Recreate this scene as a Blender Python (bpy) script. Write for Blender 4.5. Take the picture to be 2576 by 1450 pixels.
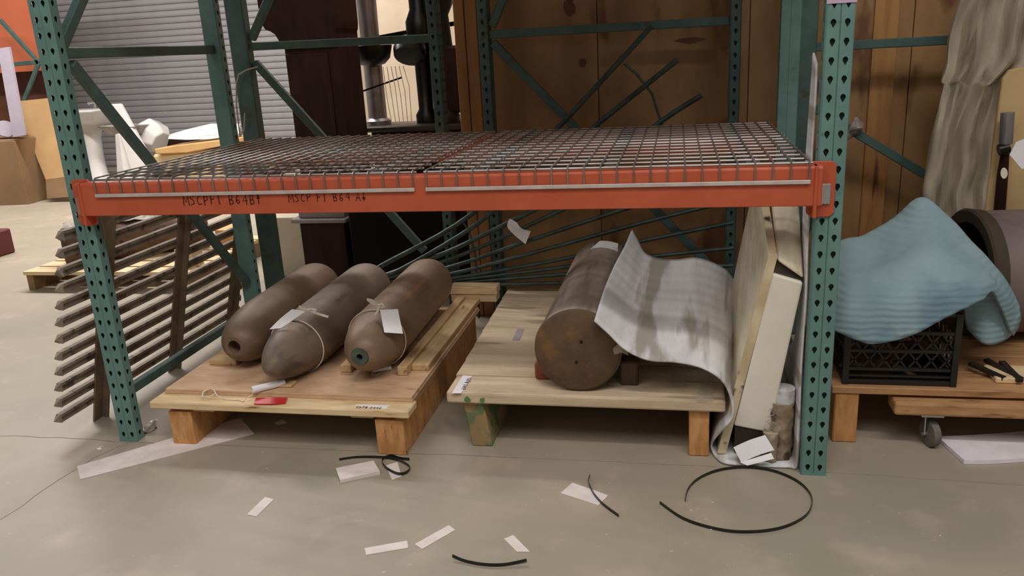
import bpy, bmesh, math, random
from mathutils import Vector, Matrix, noise
random.seed(7)
S = bpy.context.scene
for o in list(bpy.data.objects): bpy.data.objects.remove(o)
COL = S.collection

# ------------------------------------------------------------ camera
CX = Vector((2.0779, -2.46805, 1.38082)); YA, PI_, RO, FP = -0.211164, -0.289288, -0.0551855, 2028.02
def cam_axes():
    cy, sy, cp, sp, cr, sr = math.cos(YA), math.sin(YA), math.cos(PI_), math.sin(PI_), math.cos(RO), math.sin(RO)
    fw = Vector((sy*cp, cy*cp, sp)); rt = Vector((cy, -sy, 0)); up = rt.cross(fw)
    return rt*cr+up*sr, -rt*sr+up*cr, fw
RT, UP, FW = cam_axes()
cd = bpy.data.cameras.new('camera'); cam = bpy.data.objects.new('camera', cd); COL.objects.link(cam)
cd.sensor_width = 36; cd.lens = FP*36/2576; cd.clip_end = 100
cam.matrix_world = Matrix(((RT.x, UP.x, -FW.x, CX.x), (RT.y, UP.y, -FW.y, CX.y), (RT.z, UP.z, -FW.z, CX.z), (0, 0, 0, 1)))
S.camera = cam
# points of the place measured off the photograph, on a plane of known height / depth
def _ray(px, py): return RT*((px-1288)/FP) - UP*((py-725)/FP) + FW
def Zp(px, py, z=0): d = _ray(px, py); return CX + d*((z-CX.z)/d.z)
def Yp(px, py, y): d = _ray(px, py); return CX + d*((y-CX.y)/d.y)

# ------------------------------------------------------------ world, lights, exposure
w = bpy.data.worlds.new('world'); S.world = w; w.use_nodes = True
w.node_tree.nodes['Background'].inputs[0].default_value = (1.0, .96, .92, 1)
w.node_tree.nodes['Background'].inputs[1].default_value = .2
def area(name, loc, size, power, col, target):
    l = bpy.data.lights.new(name, 'AREA'); l.shape = 'RECTANGLE'; l.size, l.size_y = size; l.energy = power; l.color = col
    o = bpy.data.objects.new(name, l); COL.objects.link(o); o.location = loc
    o.rotation_euler = (Vector(target)-Vector(loc)).to_track_quat('-Z', 'Y').to_euler(); return o
def tube_lamp(x, y0, y1, z, power, col=(1, .95, .91), w_=.16, tx=0):
    return area('ceiling_lamp', (x, (y0+y1)/2, z), (w_, y1-y0), power, col, (x+tx, (y0+y1)/2, 0))
tube_lamp(-1.5, 1.2, 7.2, 4.7, 370, tx=1.2, w_=.025)
tube_lamp(3.4, -4.2, -.4, 4.9, 105, tx=-.8, w_=.3)
tube_lamp(.8, -6.5, -1.0, 5.0, 140, tx=.2, w_=2.2)
tube_lamp(-5.2, 1.0, 7.0, 4.7, 215, tx=.2)
S.view_settings.view_transform = 'Standard'; S.view_settings.look = 'None'; S.view_settings.gamma = 1
S.view_settings.use_curve_mapping = False; S.view_settings.exposure = -0.05

# ------------------------------------------------------------ materials
def lin(c): return tuple(((v/255)/12.92 if v/255 <= .04045 else ((v/255+.055)/1.055)**2.4) for v in c) + (1,)
MATS = {}
def M(name, c1, c2=None, scale=6, rough=.6, metal=0, bump=0, stretch=(1, 1, 1), c3=None, s3=30, t3=.62, spec=.5, trans=0, wave=None, bdist=.01):
    if name in MATS: return MATS[name]
    m = bpy.data.materials.new(name); m.use_nodes = True; nt = m.node_tree; N = nt.nodes; L = nt.links
    b = N['Principled BSDF']; b.inputs['Roughness'].default_value = rough; b.inputs['Metallic'].default_value = metal
    b.inputs['Specular IOR Level'].default_value = spec; b.inputs['Transmission Weight'].default_value = trans
    b.inputs['Base Color'].default_value = lin(c1)
    if c2 or bump or c3 or wave:
        tc = N.new('ShaderNodeTexCoord'); mp = N.new('ShaderNodeMapping'); mp.inputs['Scale'].default_value = stretch
        L.new(tc.outputs['Object'], mp.inputs[0]); src = mp.outputs[0]
        n = N.new('ShaderNodeTexNoise'); n.inputs['Scale'].default_value = scale; n.inputs['Detail'].default_value = 6; n.inputs['Roughness'].default_value = .6
        L.new(src, n.inputs['Vector'])
        r = N.new('ShaderNodeValToRGB'); r.color_ramp.elements[0].position = .36; r.color_ramp.elements[1].position = .64
        r.color_ramp.elements[0].color = lin(c1); r.color_ramp.elements[1].color = lin(c2 or c1)
        L.new(n.outputs[0], r.inputs[0]); out = r.outputs[0]
        if c3:
            n3 = N.new('ShaderNodeTexNoise'); n3.inputs['Scale'].default_value = s3; n3.inputs['Detail'].default_value = 4; L.new(src, n3.inputs['Vector'])
            r3 = N.new('ShaderNodeValToRGB'); r3.color_ramp.elements[0].position = t3-.03; r3.color_ramp.elements[1].position = t3+.05
            mx = N.new('ShaderNodeMix'); mx.data_type = 'RGBA'; L.new(n3.outputs[0], r3.inputs[0]); L.new(r3.outputs[0], mx.inputs[0])
            L.new(out, mx.inputs[6]); mx.inputs[7].default_value = lin(c3); out = mx.outputs[2]
        L.new(out, b.inputs['Base Color'])
        if bump:
            bp = N.new('ShaderNodeBump'); bp.inputs['Strength'].default_value = bump; bp.inputs['Distance'].default_value = bdist
            if wave:
                wv = N.new('ShaderNodeTexWave'); wv.inputs['Scale'].default_value = wave[0]; wv.inputs['Distortion'].default_value = wave[1]; wv.bands_direction = wave[2]
                L.new(tc.outputs['Object'], wv.inputs['Vector']); L.new(wv.outputs[1], bp.inputs['Height'])
            else: L.new(n.outputs[0], bp.inputs['Height'])
            L.new(bp.outputs[0], b.inputs['Normal'])
    MATS[name] = m; return m
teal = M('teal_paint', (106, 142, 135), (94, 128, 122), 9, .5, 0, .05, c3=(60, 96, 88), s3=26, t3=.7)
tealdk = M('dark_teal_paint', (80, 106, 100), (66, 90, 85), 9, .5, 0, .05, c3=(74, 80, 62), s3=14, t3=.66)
orange = M('orange_paint', (194, 92, 60), (182, 82, 52), 7, .45, 0, .03)
galv = M('galvanised_wire', (150, 148, 146), (112, 94, 84), 2, .36, .45)
steel = M('bright_steel', (200, 198, 195), None, 6, .25, .9)
chrome = M('tarnished_steel', (170, 165, 165), (120, 114, 114), 8, .35, .6, stretch=(1, 1, .3))
pine = M('pale_pine', (234, 208, 166), (214, 184, 138), 3, .7, 0, .15, (2, 14, 14), c3=(150, 112, 66), s3=3, t3=.69)
pineY = M('pale_pine_long', (212, 182, 136), (190, 158, 114), 3, .7, 0, .15, (14, 2, 14), c3=(140, 102, 60), s3=3, t3=.69)
ply = M('plywood_sheet', (212, 176, 142), (196, 158, 124), 3, .62, 0, .08, (3, 9, 9), c3=(176, 140, 106), s3=2, t3=.66)
oldwood = M('weathered_board', (220, 198, 168), (194, 172, 142), 2.2, .75, 0, .15, (1.3, 8, 8), c3=(160, 142, 116), s3=1.6, t3=.6)
block = M('orange_pine_block', (212, 158, 100), (184, 128, 76), 4, .65, 0, .15, (8, 8, 2.4), c3=(120, 70, 34), s3=6, t3=.66)
greenblock = M('green_painted_block', (176, 150, 106), (150, 126, 86), 6, .7, 0, .2, c3=(104, 120, 84), s3=11, t3=.52)
crate = M('crate_plywood', (176, 136, 90), (142, 106, 66), 1.6, .55, 0, .1, (2.2, 2, .8), c3=(116, 78, 46), s3=2.4, t3=.6)
crateE = M('crate_trim', (186, 136, 82), (158, 110, 62), 3, .6, 0, .1, (8, 8, .8), c3=(110, 64, 30), s3=3, t3=.66)
rust = M('rusty_brown_steel', (130, 106, 86), (108, 88, 70), 3.5, .55, .15, .2, (3, .7, 3), c3=(142, 106, 80), s3=3, t3=.62)
rustg = M('grey_brown_steel', (130, 114, 98), (108, 92, 78), 3.5, .55, .15, .2, (3, .9, 3), c3=(84, 70, 62), s3=3, t3=.6)
rustr = M('red_brown_steel', (140, 114, 92), (116, 94, 76), 3, .5, .15, .2, (4, .4, 4), c3=(156, 108, 76), s3=2.4, t3=.62)
rustend = M('rusted_end_plate', (106, 82, 58), (88, 68, 50), 12, .8, .1, .6, c3=(128, 92, 54), s3=9, t3=.58)
pipegrey = M('worn_grey_pipe', (158, 144, 130), (132, 118, 106), 4, .6, .1, .2, (4, .5, 4), c3=(116, 98, 84), s3=3, t3=.6)
dark = M('hole_black', (12, 10, 9))
fencem = M('weathered_iron', (154, 138, 122), (126, 112, 98), 12, .7, .05, .3, c3=(96, 84, 72), s3=20, t3=.6)
ironfan = M('green_black_iron', (72, 90, 84), (50, 62, 58), 10, .5, .3, .1)
foam = M('white_foam', (226, 226, 228), (208, 207, 208), 3, .85, 0, .1, (7, .25, 7), c3=(166, 160, 152), s3=1.3, t3=.56)
foamf = M('foam_scrap', (238, 226, 222), (220, 208, 204), 12, .9, 0, .2)
paper = M('white_paper', (244, 242, 244), (236, 232, 234), 10, .7)
papert = M('masking_tape', (238, 228, 224), (226, 214, 210), 14, .8)
red = M('red_card', (214, 52, 60), (190, 36, 44), 10, .4, 0, .2)
cord = M('cotton_tape', (236, 226, 208), (214, 202, 184), 30, .9)
ink = M('dark_brown_ink', (64, 22, 12)); inkb = M('black_ink', (40, 38, 46))
creamp = M('chipped_cream_paint', (234, 224, 198), (208, 196, 168), 4, .45, 0, .15, (6, 1, 2), c3=(120, 92, 60), s3=11, t3=.73)
whitep = M('white_enamel', (246, 240, 224), (236, 228, 212), 3, .35, 0, 0, c3=(150, 120, 84), s3=9, t3=.8)
pedge = M('chipped_edge', (220, 204, 170), (196, 176, 140), 9, .5, 0, .2, c3=(62, 42, 28), s3=14, t3=.6)
gap_shade = M('recess_shade', (40, 30, 24), (62, 46, 34), 14, .7)
lump = M('brown_crumpled_plastic', (124, 102, 78), (184, 168, 146), 16, .18, 0, .5, c3=(74, 56, 40), s3=12, t3=.56)
clear = M('crumpled_clear_film', (235, 230, 225), (205, 200, 195), 20, .15, 0, .6, trans=.75)
blanket = M('blue_moving_blanket', (146, 170, 176), (128, 154, 162), 5, .95, 0, .3, c3=(112, 138, 152), s3=3, t3=.6, wave=(15, 2.2, 'Z'), bdist=.005)
plastic = M('black_plastic', (34, 30, 28), (24, 22, 20), 8, .4)
strapm = M('black_strap', (36, 33, 31), (28, 26, 24), 20, .35)
cloth = M('dust_sheet', (182, 170, 150), (154, 142, 122), 3, .9, 0, .3, (5, 5, 1), c3=(132, 118, 98), s3=3, t3=.6)
beige = M('beige_board', (206, 176, 126), (192, 160, 112), 3, .6)
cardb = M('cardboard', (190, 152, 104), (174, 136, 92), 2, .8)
cardd = M('shaded_cardboard', (146, 116, 84), (132, 104, 74), 2, .8)  # cardboard colour darkened for the shade on the box
porc = M('white_porcelain', (240, 236, 232), (228, 224, 220), 2, .15)
tanw = M('tan_wood', (214, 172, 116), (196, 150, 96), 3, .6)
mahog = M('dark_mahogany', (54, 30, 24), (42, 22, 18), 3, .6, 0, 0, (6, 6, 1), spec=.2)
blackm = M('black_iron', (30, 26, 24), (20, 18, 18), 6, .35, .4)
slatm = M('grey_door_steel', (160, 157, 160), (152, 148, 152), 4, .5, .1)
wallm = M('cream_wall', (226, 204, 178), (214, 190, 164), 1, .8)
orangew = M('salmon_panel', (206, 112, 76), (196, 102, 68), 1, .7)
lilac = M('pale_lilac_board', (168, 158, 168), (154, 144, 156), 3, .7)
marble = M('grey_stone_slab', (150, 142, 140), (134, 126, 124), 3, .4)
rubber = M('grey_rubber', (120, 112, 104), (98, 92, 86), 10, .6)

# ------------------------------------------------------------ mesh builder
def base_of(o):
    v = Vector((0, 0, 0))
    while o: v += o.location; o = o.parent
    return v
class MB:
    def __init__(s): s.v = []; s.f = []
    def add(s, vs, fs): n = len(s.v); s.v += [Vector(v) for v in vs]; s.f += [tuple(n+i for i in f) for f in fs]; return s
    def hexa(s, p):   # p: bottom 4 (ccw), top 4
        return s.add(p, [(3, 2, 1, 0), (4, 5, 6, 7), (0, 1, 5, 4), (1, 2, 6, 5), (2, 3, 7, 6), (3, 0, 4, 7)])
    def box(s, x0, x1, y0, y1, z0, z1, rot=0, piv=None):
        p = [Vector(c) for c in ((x0, y0, z0), (x1, y0, z0), (x1, y1, z0), (x0, y1, z0), (x0, y0, z1), (x1, y0, z1), (x1, y1, z1), (x0, y1, z1))]
        if rot:
            c = Vector(piv) if piv else Vector(((x0+x1)/2, (y0+y1)/2, 0)); R = Matrix.Rotation(rot, 3, 'Z')
            p = [R@(q-c)+c for q in p]
        return s.hexa(p)
    def bar(s, a, b, w_, h, up=(0, 0, 1)):
        a, b, up = Vector(a), Vector(b), Vector(up); d = (b-a).normalized(); x = d.cross(up).normalized()*w_/2; y = x.cross(d).normalized()*h/2
        return s.hexa([a-x-y, a+x-y, b+x-y, b-x-y, a-x+y, a+x+y, b+x+y, b-x+y])
    def path(s, pts, w_, h, up=(0, 0, 1), closed=False):   # swept rectangle
        pts = [Vector(p) for p in pts]; n = len(pts); rings = []; up = Vector(up)
        for i, p in enumerate(pts):
            d = (pts[min(i+1, n-1)]-pts[max(i-1, 0)]).normalized(); x = d.cross(up)
            x = x.normalized()*w_/2 if x.length > 1e-4 else Vector((w_/2, 0, 0)); y = x.cross(d).normalized()*h/2
            rings.append([p-x-y, p+x-y, p+x+y, p-x+y])
        vs = [v for r in rings for v in r]; fs = []
        for i in range(n-1):
            for k in range(4): a = 4*i+k; b = 4*i+(k+1) % 4; fs.append((a, b, b+4, a+4))
        fs += [(3, 2, 1, 0), tuple(4*(n-1)+k for k in range(4))]; return s.add(vs, fs)
    def tube(s, pts, r, n=8):
        pts = [Vector(p) for p in pts]; m = len(pts); vs = []; fs = []; rr = r if isinstance(r, (list, tuple)) else [r]*m
        ref = Vector((0, 0, 1)); d0 = (pts[1]-pts[0]).normalized()
        if abs(d0.z) > .9: ref = Vector((1, 0, 0))
        for i, p in enumerate(pts):
            d = (pts[min(i+1, m-1)]-pts[max(i-1, 0)]).normalized(); x = d.cross(ref)
            if x.length < 1e-3: x = d.cross(Vector((0, 1, 0)))
            x.normalize(); y = d.cross(x).normalized(); ref = -y if y.dot(ref) < 0 else y
            y = ref.copy(); x = d.cross(y).normalized()
            for k in range(n): a = 2*math.pi*k/n; vs.append(p+(x*math.cos(a)+y*math.sin(a))*rr[i])
        for i in range(m-1):
            for k in range(n): a = i*n+k; b = i*n+(k+1) % n; fs.append((a, a+n, b+n, b))
        fs += [tuple(range(n)), tuple((m-1)*n+k for k in range(n-1, -1, -1))]; return s.add(vs, fs)
    def lathe(s, prof, o, ax=(0, 0, 1), n=32, caps=True):   # prof: (t along axis, r)
        ax = Vector(ax).normalized(); o = Vector(o); q = Vector((0, 0, 1)) if abs(ax.z) < .9 else Vector((1, 0, 0)); x = ax.cross(q).normalized(); y = ax.cross(x)
        vs = []; fs = []
        for t, r in prof:
            for k in range(n): a = 2*math.pi*k/n; vs.append(o+ax*t+(x*math.cos(a)+y*math.sin(a))*max(r, 1e-4))
        for i in range(len(prof)-1):
            for k in range(n): a = i*n+k; b = i*n+(k+1) % n; fs.append((a, b, b+n, a+n))
        if caps: fs += [tuple(range(n-1, -1, -1)), tuple((len(prof)-1)*n+k for k in range(n))]
        return s.add(vs, fs)
    def prism(s, poly, thick):   # poly of 3d points, extruded by a vector
        t = Vector(thick); n = len(poly); vs = [Vector(p) for p in poly]+[Vector(p)+t for p in poly]
        return s.add(vs, [tuple(range(n-1, -1, -1)), tuple(range(n, 2*n))]+[(i, (i+1) % n, n+(i+1) % n, n+i) for i in range(n)])
    def loft(s, rows, nu=4, nv=4, amp=0, fq=3, seed=0):
        def cr(p, t):
            n = len(p)-1; i = min(int(t), n-1); f = t-i; a, b, c, d = p[max(i-1, 0)], p[i], p[i+1], p[min(i+2, n)]
            return .5*((2*b)+(c-a)*f+(2*a-5*b+4*c-d)*f*f+(3*b-a-3*c+d)*f**3)
        rows = [[Vector(p) for p in r] for r in rows]; nc = (len(rows[0])-1)*nu; nr = (len(rows)-1)*nv; vs = []; fs = []
        fine = [[cr(r, j/nu) for j in range(nc+1)] for r in rows]
        for i in range(nr+1):
            for j in range(nc+1):
                p = cr([f[j] for f in fine], i/nv)
                if amp: p = p+noise.noise_vector(p*fq+Vector((seed, 0, 0)))*amp
                vs.append(p)
        for i in range(nr):
            for j in range(nc): a = i*(nc+1)+j; fs.append((a, a+1, a+nc+2, a+nc+1))
        return s.add(vs, fs)
    def build(s, name, mat, parent=None, smooth=False, bevel=0, solid=0, seg=1, **tags):
        me = bpy.data.meshes.new(name)
        if parent: off = base_of(parent)
        else:
            xs = [v.x for v in s.v]; ys = [v.y for v in s.v]; off = Vector(((min(xs)+max(xs))/2, (min(ys)+max(ys))/2, min(v.z for v in s.v)))
        me.from_pydata([tuple(v-off) for v in s.v], [], s.f); me.materials.append(mat)
        bm = bmesh.new(); bm.from_mesh(me); bmesh.ops.recalc_face_normals(bm, faces=bm.faces); bm.to_mesh(me); bm.free()
        if smooth:
            me.polygons.foreach_set('use_smooth', [True]*len(me.polygons)); me.set_sharp_from_angle(angle=math.radians(42))
        o = bpy.data.objects.new(name, me); COL.objects.link(o)
        if parent: o.parent = parent
        else: o.location = off
        if solid: m = o.modifiers.new('s', 'SOLIDIFY'); m.thickness = solid; m.offset = 0
        if bevel: m = o.modifiers.new('b', 'BEVEL'); m.width = bevel; m.segments = seg; m.limit_method = 'ANGLE'
        for k, v in tags.items(): o[k] = v
        return o
def thing(name, label, cat, loc, group=None):
    o = bpy.data.objects.new(name, None); COL.objects.link(o); o.location = loc; o['label'] = label; o['category'] = cat
    o.empty_display_size = .1
    if group: o['group'] = group
    return o
def one(mb, name, label, cat, mat, group=None, **k):
    o = mb.build(name, mat, **k); o['label'] = label; o['category'] = cat
    if group: o['group'] = group
    return o
def struct(mb, name, mat, **k): o = mb.build(name, mat, **k); o['kind'] = 'structure'; return o
def B(*a, **k): return MB().box(*a, **k)

# ------------------------------------------------------------ floor, back wall, roller door
fl = struct(B(-14, 9, -7, 10, -.05, 0), 'floor', M('floor_tmp', (1, 1, 1)))
fm = bpy.data.materials.new('concrete_floor'); fm.use_nodes = True; nt = fm.node_tree; N = nt.nodes; L = nt.links; bs = N['Principled BSDF']; bs.inputs['Roughness'].default_value = .48
tc = N.new('ShaderNodeTexCoord')
def nz(scale, det, lo, hi, c0, c1, vec=None):
    n = N.new('ShaderNodeTexNoise'); n.inputs['Scale'].default_value = scale; n.inputs['Detail'].default_value = det; L.new(vec or tc.outputs['Object'], n.inputs['Vector'])
    r = N.new('ShaderNodeValToRGB'); r.color_ramp.elements[0].position = lo; r.color_ramp.elements[1].position = hi; r.color_ramp.elements[0].color = c0; r.color_ramp.elements[1].color = c1
    L.new(n.outputs[0], r.inputs[0]); return n, r
n1, r1 = nz(1.5, 7, .35, .65, lin((172, 159, 142)), lin((156, 148, 130)))
n2, r2 = nz(5, 8, .55, .75, (0, 0, 0, 1), (.5, .5, .5, 1))
mx = N.new('ShaderNodeMix'); mx.data_type = 'RGBA'; L.new(r2.outputs[0], mx.inputs[0]); L.new(r1.outputs[0], mx.inputs[6]); mx.inputs[7].default_value = lin((200, 180, 162))
n4, r4 = nz(46, 3, .72, .78, (0, 0, 0, 1), (.6, .6, .6, 1))
mx2 = N.new('ShaderNodeMix'); mx2.data_type = 'RGBA'; L.new(r4.outputs[0], mx2.inputs[0]); L.new(mx.outputs[2], mx2.inputs[6]); mx2.inputs[7].default_value = lin((222, 208, 192))
n5, r5 = nz(3.1, 5, .3, .46, (.35, .35, .35, 1), (0, 0, 0, 1))
mx3 = N.new('ShaderNodeMix'); mx3.data_type = 'RGBA'; L.new(r5.outputs[0], mx3.inputs[0]); L.new(mx2.outputs[2], mx3.inputs[6]); mx3.inputs[7].default_value = lin((140, 138, 116))
L.new(mx3.outputs[2], bs.inputs['Base Color'])
nb = N.new('ShaderNodeTexNoise'); nb.inputs['Scale'].default_value = 60; L.new(tc.outputs['Object'], nb.inputs['Vector'])
bp = N.new('ShaderNodeBump'); bp.inputs['Strength'].default_value = .08; bp.inputs['Distance'].default_value = .003; L.new(nb.outputs[0], bp.inputs['Height']); L.new(bp.outputs[0], bs.inputs['Normal'])
fl.data.materials.clear(); fl.data.materials.append(fm)
# control joints and cracks: shallow dark ridges of filler in the slab
jm = M('joint_filler', (146, 134, 118), (128, 118, 102), 8, .9)
def crack(pts, wd):
    P = [Zp(*p) for p in pts]; Q = []
    for a, b in zip(P, P[1:]):
        for k in range(8):
            t = k/8; p = a.lerp(b, t); q = p+Vector((noise.noise(p*9), noise.noise(p*9+Vector((5, 0, 0))), 0))*.008; q.z = 0; Q.append(q)
    Q.append(P[-1]); return MB().path(Q, wd, .0012)
cr_ = crack([(0, 1097), (160, 1102), (300, 1112), (620, 1124), (1000, 1140), (1300, 1152)], .004); struct(cr_, 'trim_1', jm)
struct(crack([(1300, 1152), (1700, 1170), (2100, 1190), (2576, 1222)], .002), 'trim_2', jm)
struct(crack([(330, 1112), (240, 1150), (150, 1205), (60, 1270), (-60, 1350)], .003), 'trim_3', jm)
struct(B(-2.6, 9, 8.6, 8.8, 0, 5), 'wall_back', wallm); struct(B(-14, -6.9, 8.6, 8.8, 0, 5), 'wall_left', wallm)
dr = thing('door_1', '', '', (-4.7, 8.1, 0)); del dr['label']; del dr['category']; dr['kind'] = 'structure'
def slat_mesh():
    b = MB(); prof = [(0, 0), (-.012, .008), (-.016, .03), (-.012, .066), (-.004, .078), (-.006, .082), (.004, .082), (.004, 0)]
    b.prism([(-6.9, 8.1+y, z) for y, z in prof], (4.3, 0, 0)); return b
s0 = slat_mesh().build('slat', slatm, dr); s0.location = (0, 0, .02)
for i in range(1, 42):
    c = s0.copy(); COL.objects.link(c); c.parent = dr; c.location = (0, 0, .02+.084*i)
B(-6.98, -6.86, 8.0, 8.16, 0, 3.6).build('guide_rail', slatm, dr); B(-2.64, -2.52, 8.0, 8.16, 0, 3.6).build('guide_rail', slatm, dr)
MB().box(-6.15, -5.95, 8.07, 8.08, 1.62, 1.68).build('sticker', paper, dr)

# ------------------------------------------------------------ pallet rack frames
HP = .0508
def post_bm(h, depth=.045):
    b = MB(); n = int(h/HP)
    ho = []
    for k in range(12):
        a = 2*math.pi*k/12; r = .0076; x = r*math.cos(a); z = r*math.sin(a)
        z = z*1.25 if z > 0 else z*1.9; x = x if z > 0 else x*(1-.62*(-z/.0125))
        ho.append((x, z+.0015))
    def cells(o, u, wd, cz):   # one row of cells centred on o + u*..., wd wide
        hw = wd/2; hh = HP/2; rect = []
        for k in range(12):
            a = 2*math.pi*k/12; x = math.cos(a); z = math.sin(a); m = max(abs(x), abs(z)); x /= m; z /= m
            if abs(abs(x)-.577) < .02: x = math.copysign(.577, x)
            rect.append((x*hw, z*hh))
        # corners snapped so that neighbours meet
        rect[1] = (hw, hh*.577); ct = {1: (hw, hh), 4: (-hw, hh), 7: (-hw, -hh), 10: (hw, -hh)}
        vs = [o+u*x+Vector((0, 0, cz+z)) for x, z in rect]+[o+u*x+Vector((0, 0, cz+z)) for x, z in ho]+[o+u*ct[k][0]+Vector((0, 0, cz+ct[k][1])) for k in (1, 4, 7, 10)]
        fs = []
        for k in range(12):
            j = (k+1) % 12
            if k in (1, 4, 7, 10): fs.append((k, 24+(k-1)//3, j, 12+j, 12+k))
            else: fs.append((k, j, 12+j, 12+k))
        b.add(vs, fs)
    X = Vector((1, 0, 0)); Yv = Vector((0, 1, 0))
    for i in range(n):
        cz = .0026+HP*(i+.5)
        cells(Vector((-.0185, 0, 0)), X, .033, cz); cells(Vector((.0185, 0, 0)), X, .033, cz)
        for sgn in (-1, 1): cells(Vector((sgn*.038, .003+(depth-.006)/2, 0)), Yv, depth-.006, cz)
    z0, z1 = .0026, .0026+HP*n
    def strip(pts): b.add([Vector((x, y, z)) for z in (z0, z1) for x, y in pts], [(k, k+1, k+1+len(pts), k+len(pts)) for k in range(len(pts)-1)])
    strip([(-.002, 0), (0, .003), (.002, 0)])
    for s_ in (-1, 1): strip([(s_*.035, 0), (s_*.038, .003)]); strip([(s_*.038, depth-.003), (s_*.036, depth), (0, depth)])  # back closed, unlike an open channel, to keep the holes dark
    return b
POST = {}; SHADE_CORE = {}
def shade_core(h):  # dark box added inside each post so its holes look shaded
    me = bpy.data.meshes.new('hole_shade_core'); n = int(h/HP); z0, z1 = .01, .0026+HP*n-.01
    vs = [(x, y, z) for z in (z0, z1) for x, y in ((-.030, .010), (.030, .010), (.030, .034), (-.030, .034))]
    me.from_pydata(vs, [], [(3, 2, 1, 0), (4, 5, 6, 7), (0, 1, 5, 4), (1, 2, 6, 5), (2, 3, 7, 6), (3, 0, 4, 7)]); me.materials.append(M('post_shade_teal', (26, 44, 40))); return me
def post(parent, x, y, rz, h, mat, label=None):
    if (h, mat.name) not in POST:
        o = post_bm(h).build('post', mat, None); o.location = (0, 0, 0); me = o.data
        # mesh was centred; rebuild uncentred
        bpy.data.objects.remove(o); me2 = bpy.data.meshes.new('post'); q = post_bm(h); me2.from_pydata([tuple(v) for v in q.v], [], q.f); me2.materials.append(mat); POST[(h, mat.name)] = me2
    o = bpy.data.objects.new('post', POST[(h, mat.name)]); COL.objects.link(o); o.parent = parent
    o.location = Vector((x, y, 0))-base_of(parent); o.rotation_euler.z = rz
    m = o.modifiers.new('s', 'SOLIDIFY'); m.thickness = .0022; m.offset = -1
    p = MB(); p.box(-.039, .039, -.003, .047, 0, .006); R = Matrix.Rotation(rz, 3, 'Z'); p.v = [R@v+Vector((x, y, 0)) for v in p.v]; p.build('foot_plate', mat, parent)
    lp = bpy.data.objects.new('hole_shade_core', SHADE_CORE.setdefault(h, shade_core(h))); COL.objects.link(lp); lp.parent = parent; lp.location = o.location; lp.rotation_euler.z = rz
    return o
def brace(parent, a, b, name='brace', mat=tealdk, w_=.03, h=.038): return MB().bar(a, b, w_, h).build(name, mat, parent, bevel=.003)
def frame(label, a, b, h=2.4, mat=teal, diags=(), horiz=(1.445, .19), group=None, zoff=0):
    a = Vector(a); b = Vector(b); t = thing('upright_frame', label, 'rack frame', (a.x, a.y, 0), group)
    d = (b-a).normalized(); rz = math.atan2(d.y, d.x)-math.pi/2
    post(t, a.x, a.y, rz, h, mat); post(t, b.x, b.y, rz+math.pi, h, mat)
    Ln = (b-a).length
    def at(s, z): q = a+d*s; return Vector((q.x, q.y, z))
    for z in horiz: brace(t, at(.046, z), at(Ln-.046, z), 'horizontal_brace')
    for s0_, z0, s1_, z1 in diags: brace(t, at(s0_, z0), at(Ln+s1_ if s1_ <= 0 else s1_, z1), 'diagonal_brace')
    return t
frame('near left teal perforated rack upright holding the left end of the orange beam', (0, 0), (-.012, 1.085), diags=[(.10, 1.41, -.05, .33), (.07, 1.47, .75, 2.2)])
tD = frame('near right teal perforated rack upright holding the right end of the orange beam', (2.514, 0), (2.514, 1.10), diags=[(.10, .98, -.05, .22)], horiz=(.19, 1.75))
zt = Yp(2112, 8, -.002).z; B(2.475, 2.553, -.0022, -.0006, zt, zt+.05).build('tape_band', M('lavender_tape', (196, 170, 196)), tD)
# frames B, C, E stand broadside behind the bay
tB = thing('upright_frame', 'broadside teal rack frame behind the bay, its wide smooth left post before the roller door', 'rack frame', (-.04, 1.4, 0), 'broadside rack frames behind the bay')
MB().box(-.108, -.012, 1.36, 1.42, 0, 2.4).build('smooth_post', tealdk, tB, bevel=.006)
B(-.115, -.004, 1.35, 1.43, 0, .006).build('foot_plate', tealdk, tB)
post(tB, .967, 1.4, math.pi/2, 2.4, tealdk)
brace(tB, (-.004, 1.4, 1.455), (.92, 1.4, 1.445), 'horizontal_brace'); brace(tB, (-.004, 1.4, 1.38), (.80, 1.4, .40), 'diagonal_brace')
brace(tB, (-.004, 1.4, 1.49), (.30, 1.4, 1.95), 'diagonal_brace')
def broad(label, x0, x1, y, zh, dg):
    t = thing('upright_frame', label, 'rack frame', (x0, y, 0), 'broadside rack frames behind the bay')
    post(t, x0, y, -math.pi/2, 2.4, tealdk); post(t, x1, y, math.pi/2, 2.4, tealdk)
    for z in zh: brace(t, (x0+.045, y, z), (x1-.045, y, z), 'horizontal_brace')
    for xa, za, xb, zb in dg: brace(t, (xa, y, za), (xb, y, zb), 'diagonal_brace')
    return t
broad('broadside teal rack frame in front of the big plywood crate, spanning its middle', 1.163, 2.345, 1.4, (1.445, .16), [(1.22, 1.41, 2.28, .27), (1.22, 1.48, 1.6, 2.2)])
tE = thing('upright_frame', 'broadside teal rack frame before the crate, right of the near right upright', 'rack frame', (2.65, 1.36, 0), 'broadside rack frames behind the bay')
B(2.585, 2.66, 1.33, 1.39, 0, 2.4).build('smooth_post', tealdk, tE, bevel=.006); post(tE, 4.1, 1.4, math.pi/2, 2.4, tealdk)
brace(tE, (2.66, 1.37, 1.315), (4.06, 1.4, 1.315), 'horizontal_brace'); brace(tE, (2.66, 1.38, 1.06), (3.66, 1.4, .42), 'diagonal_brace')

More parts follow.
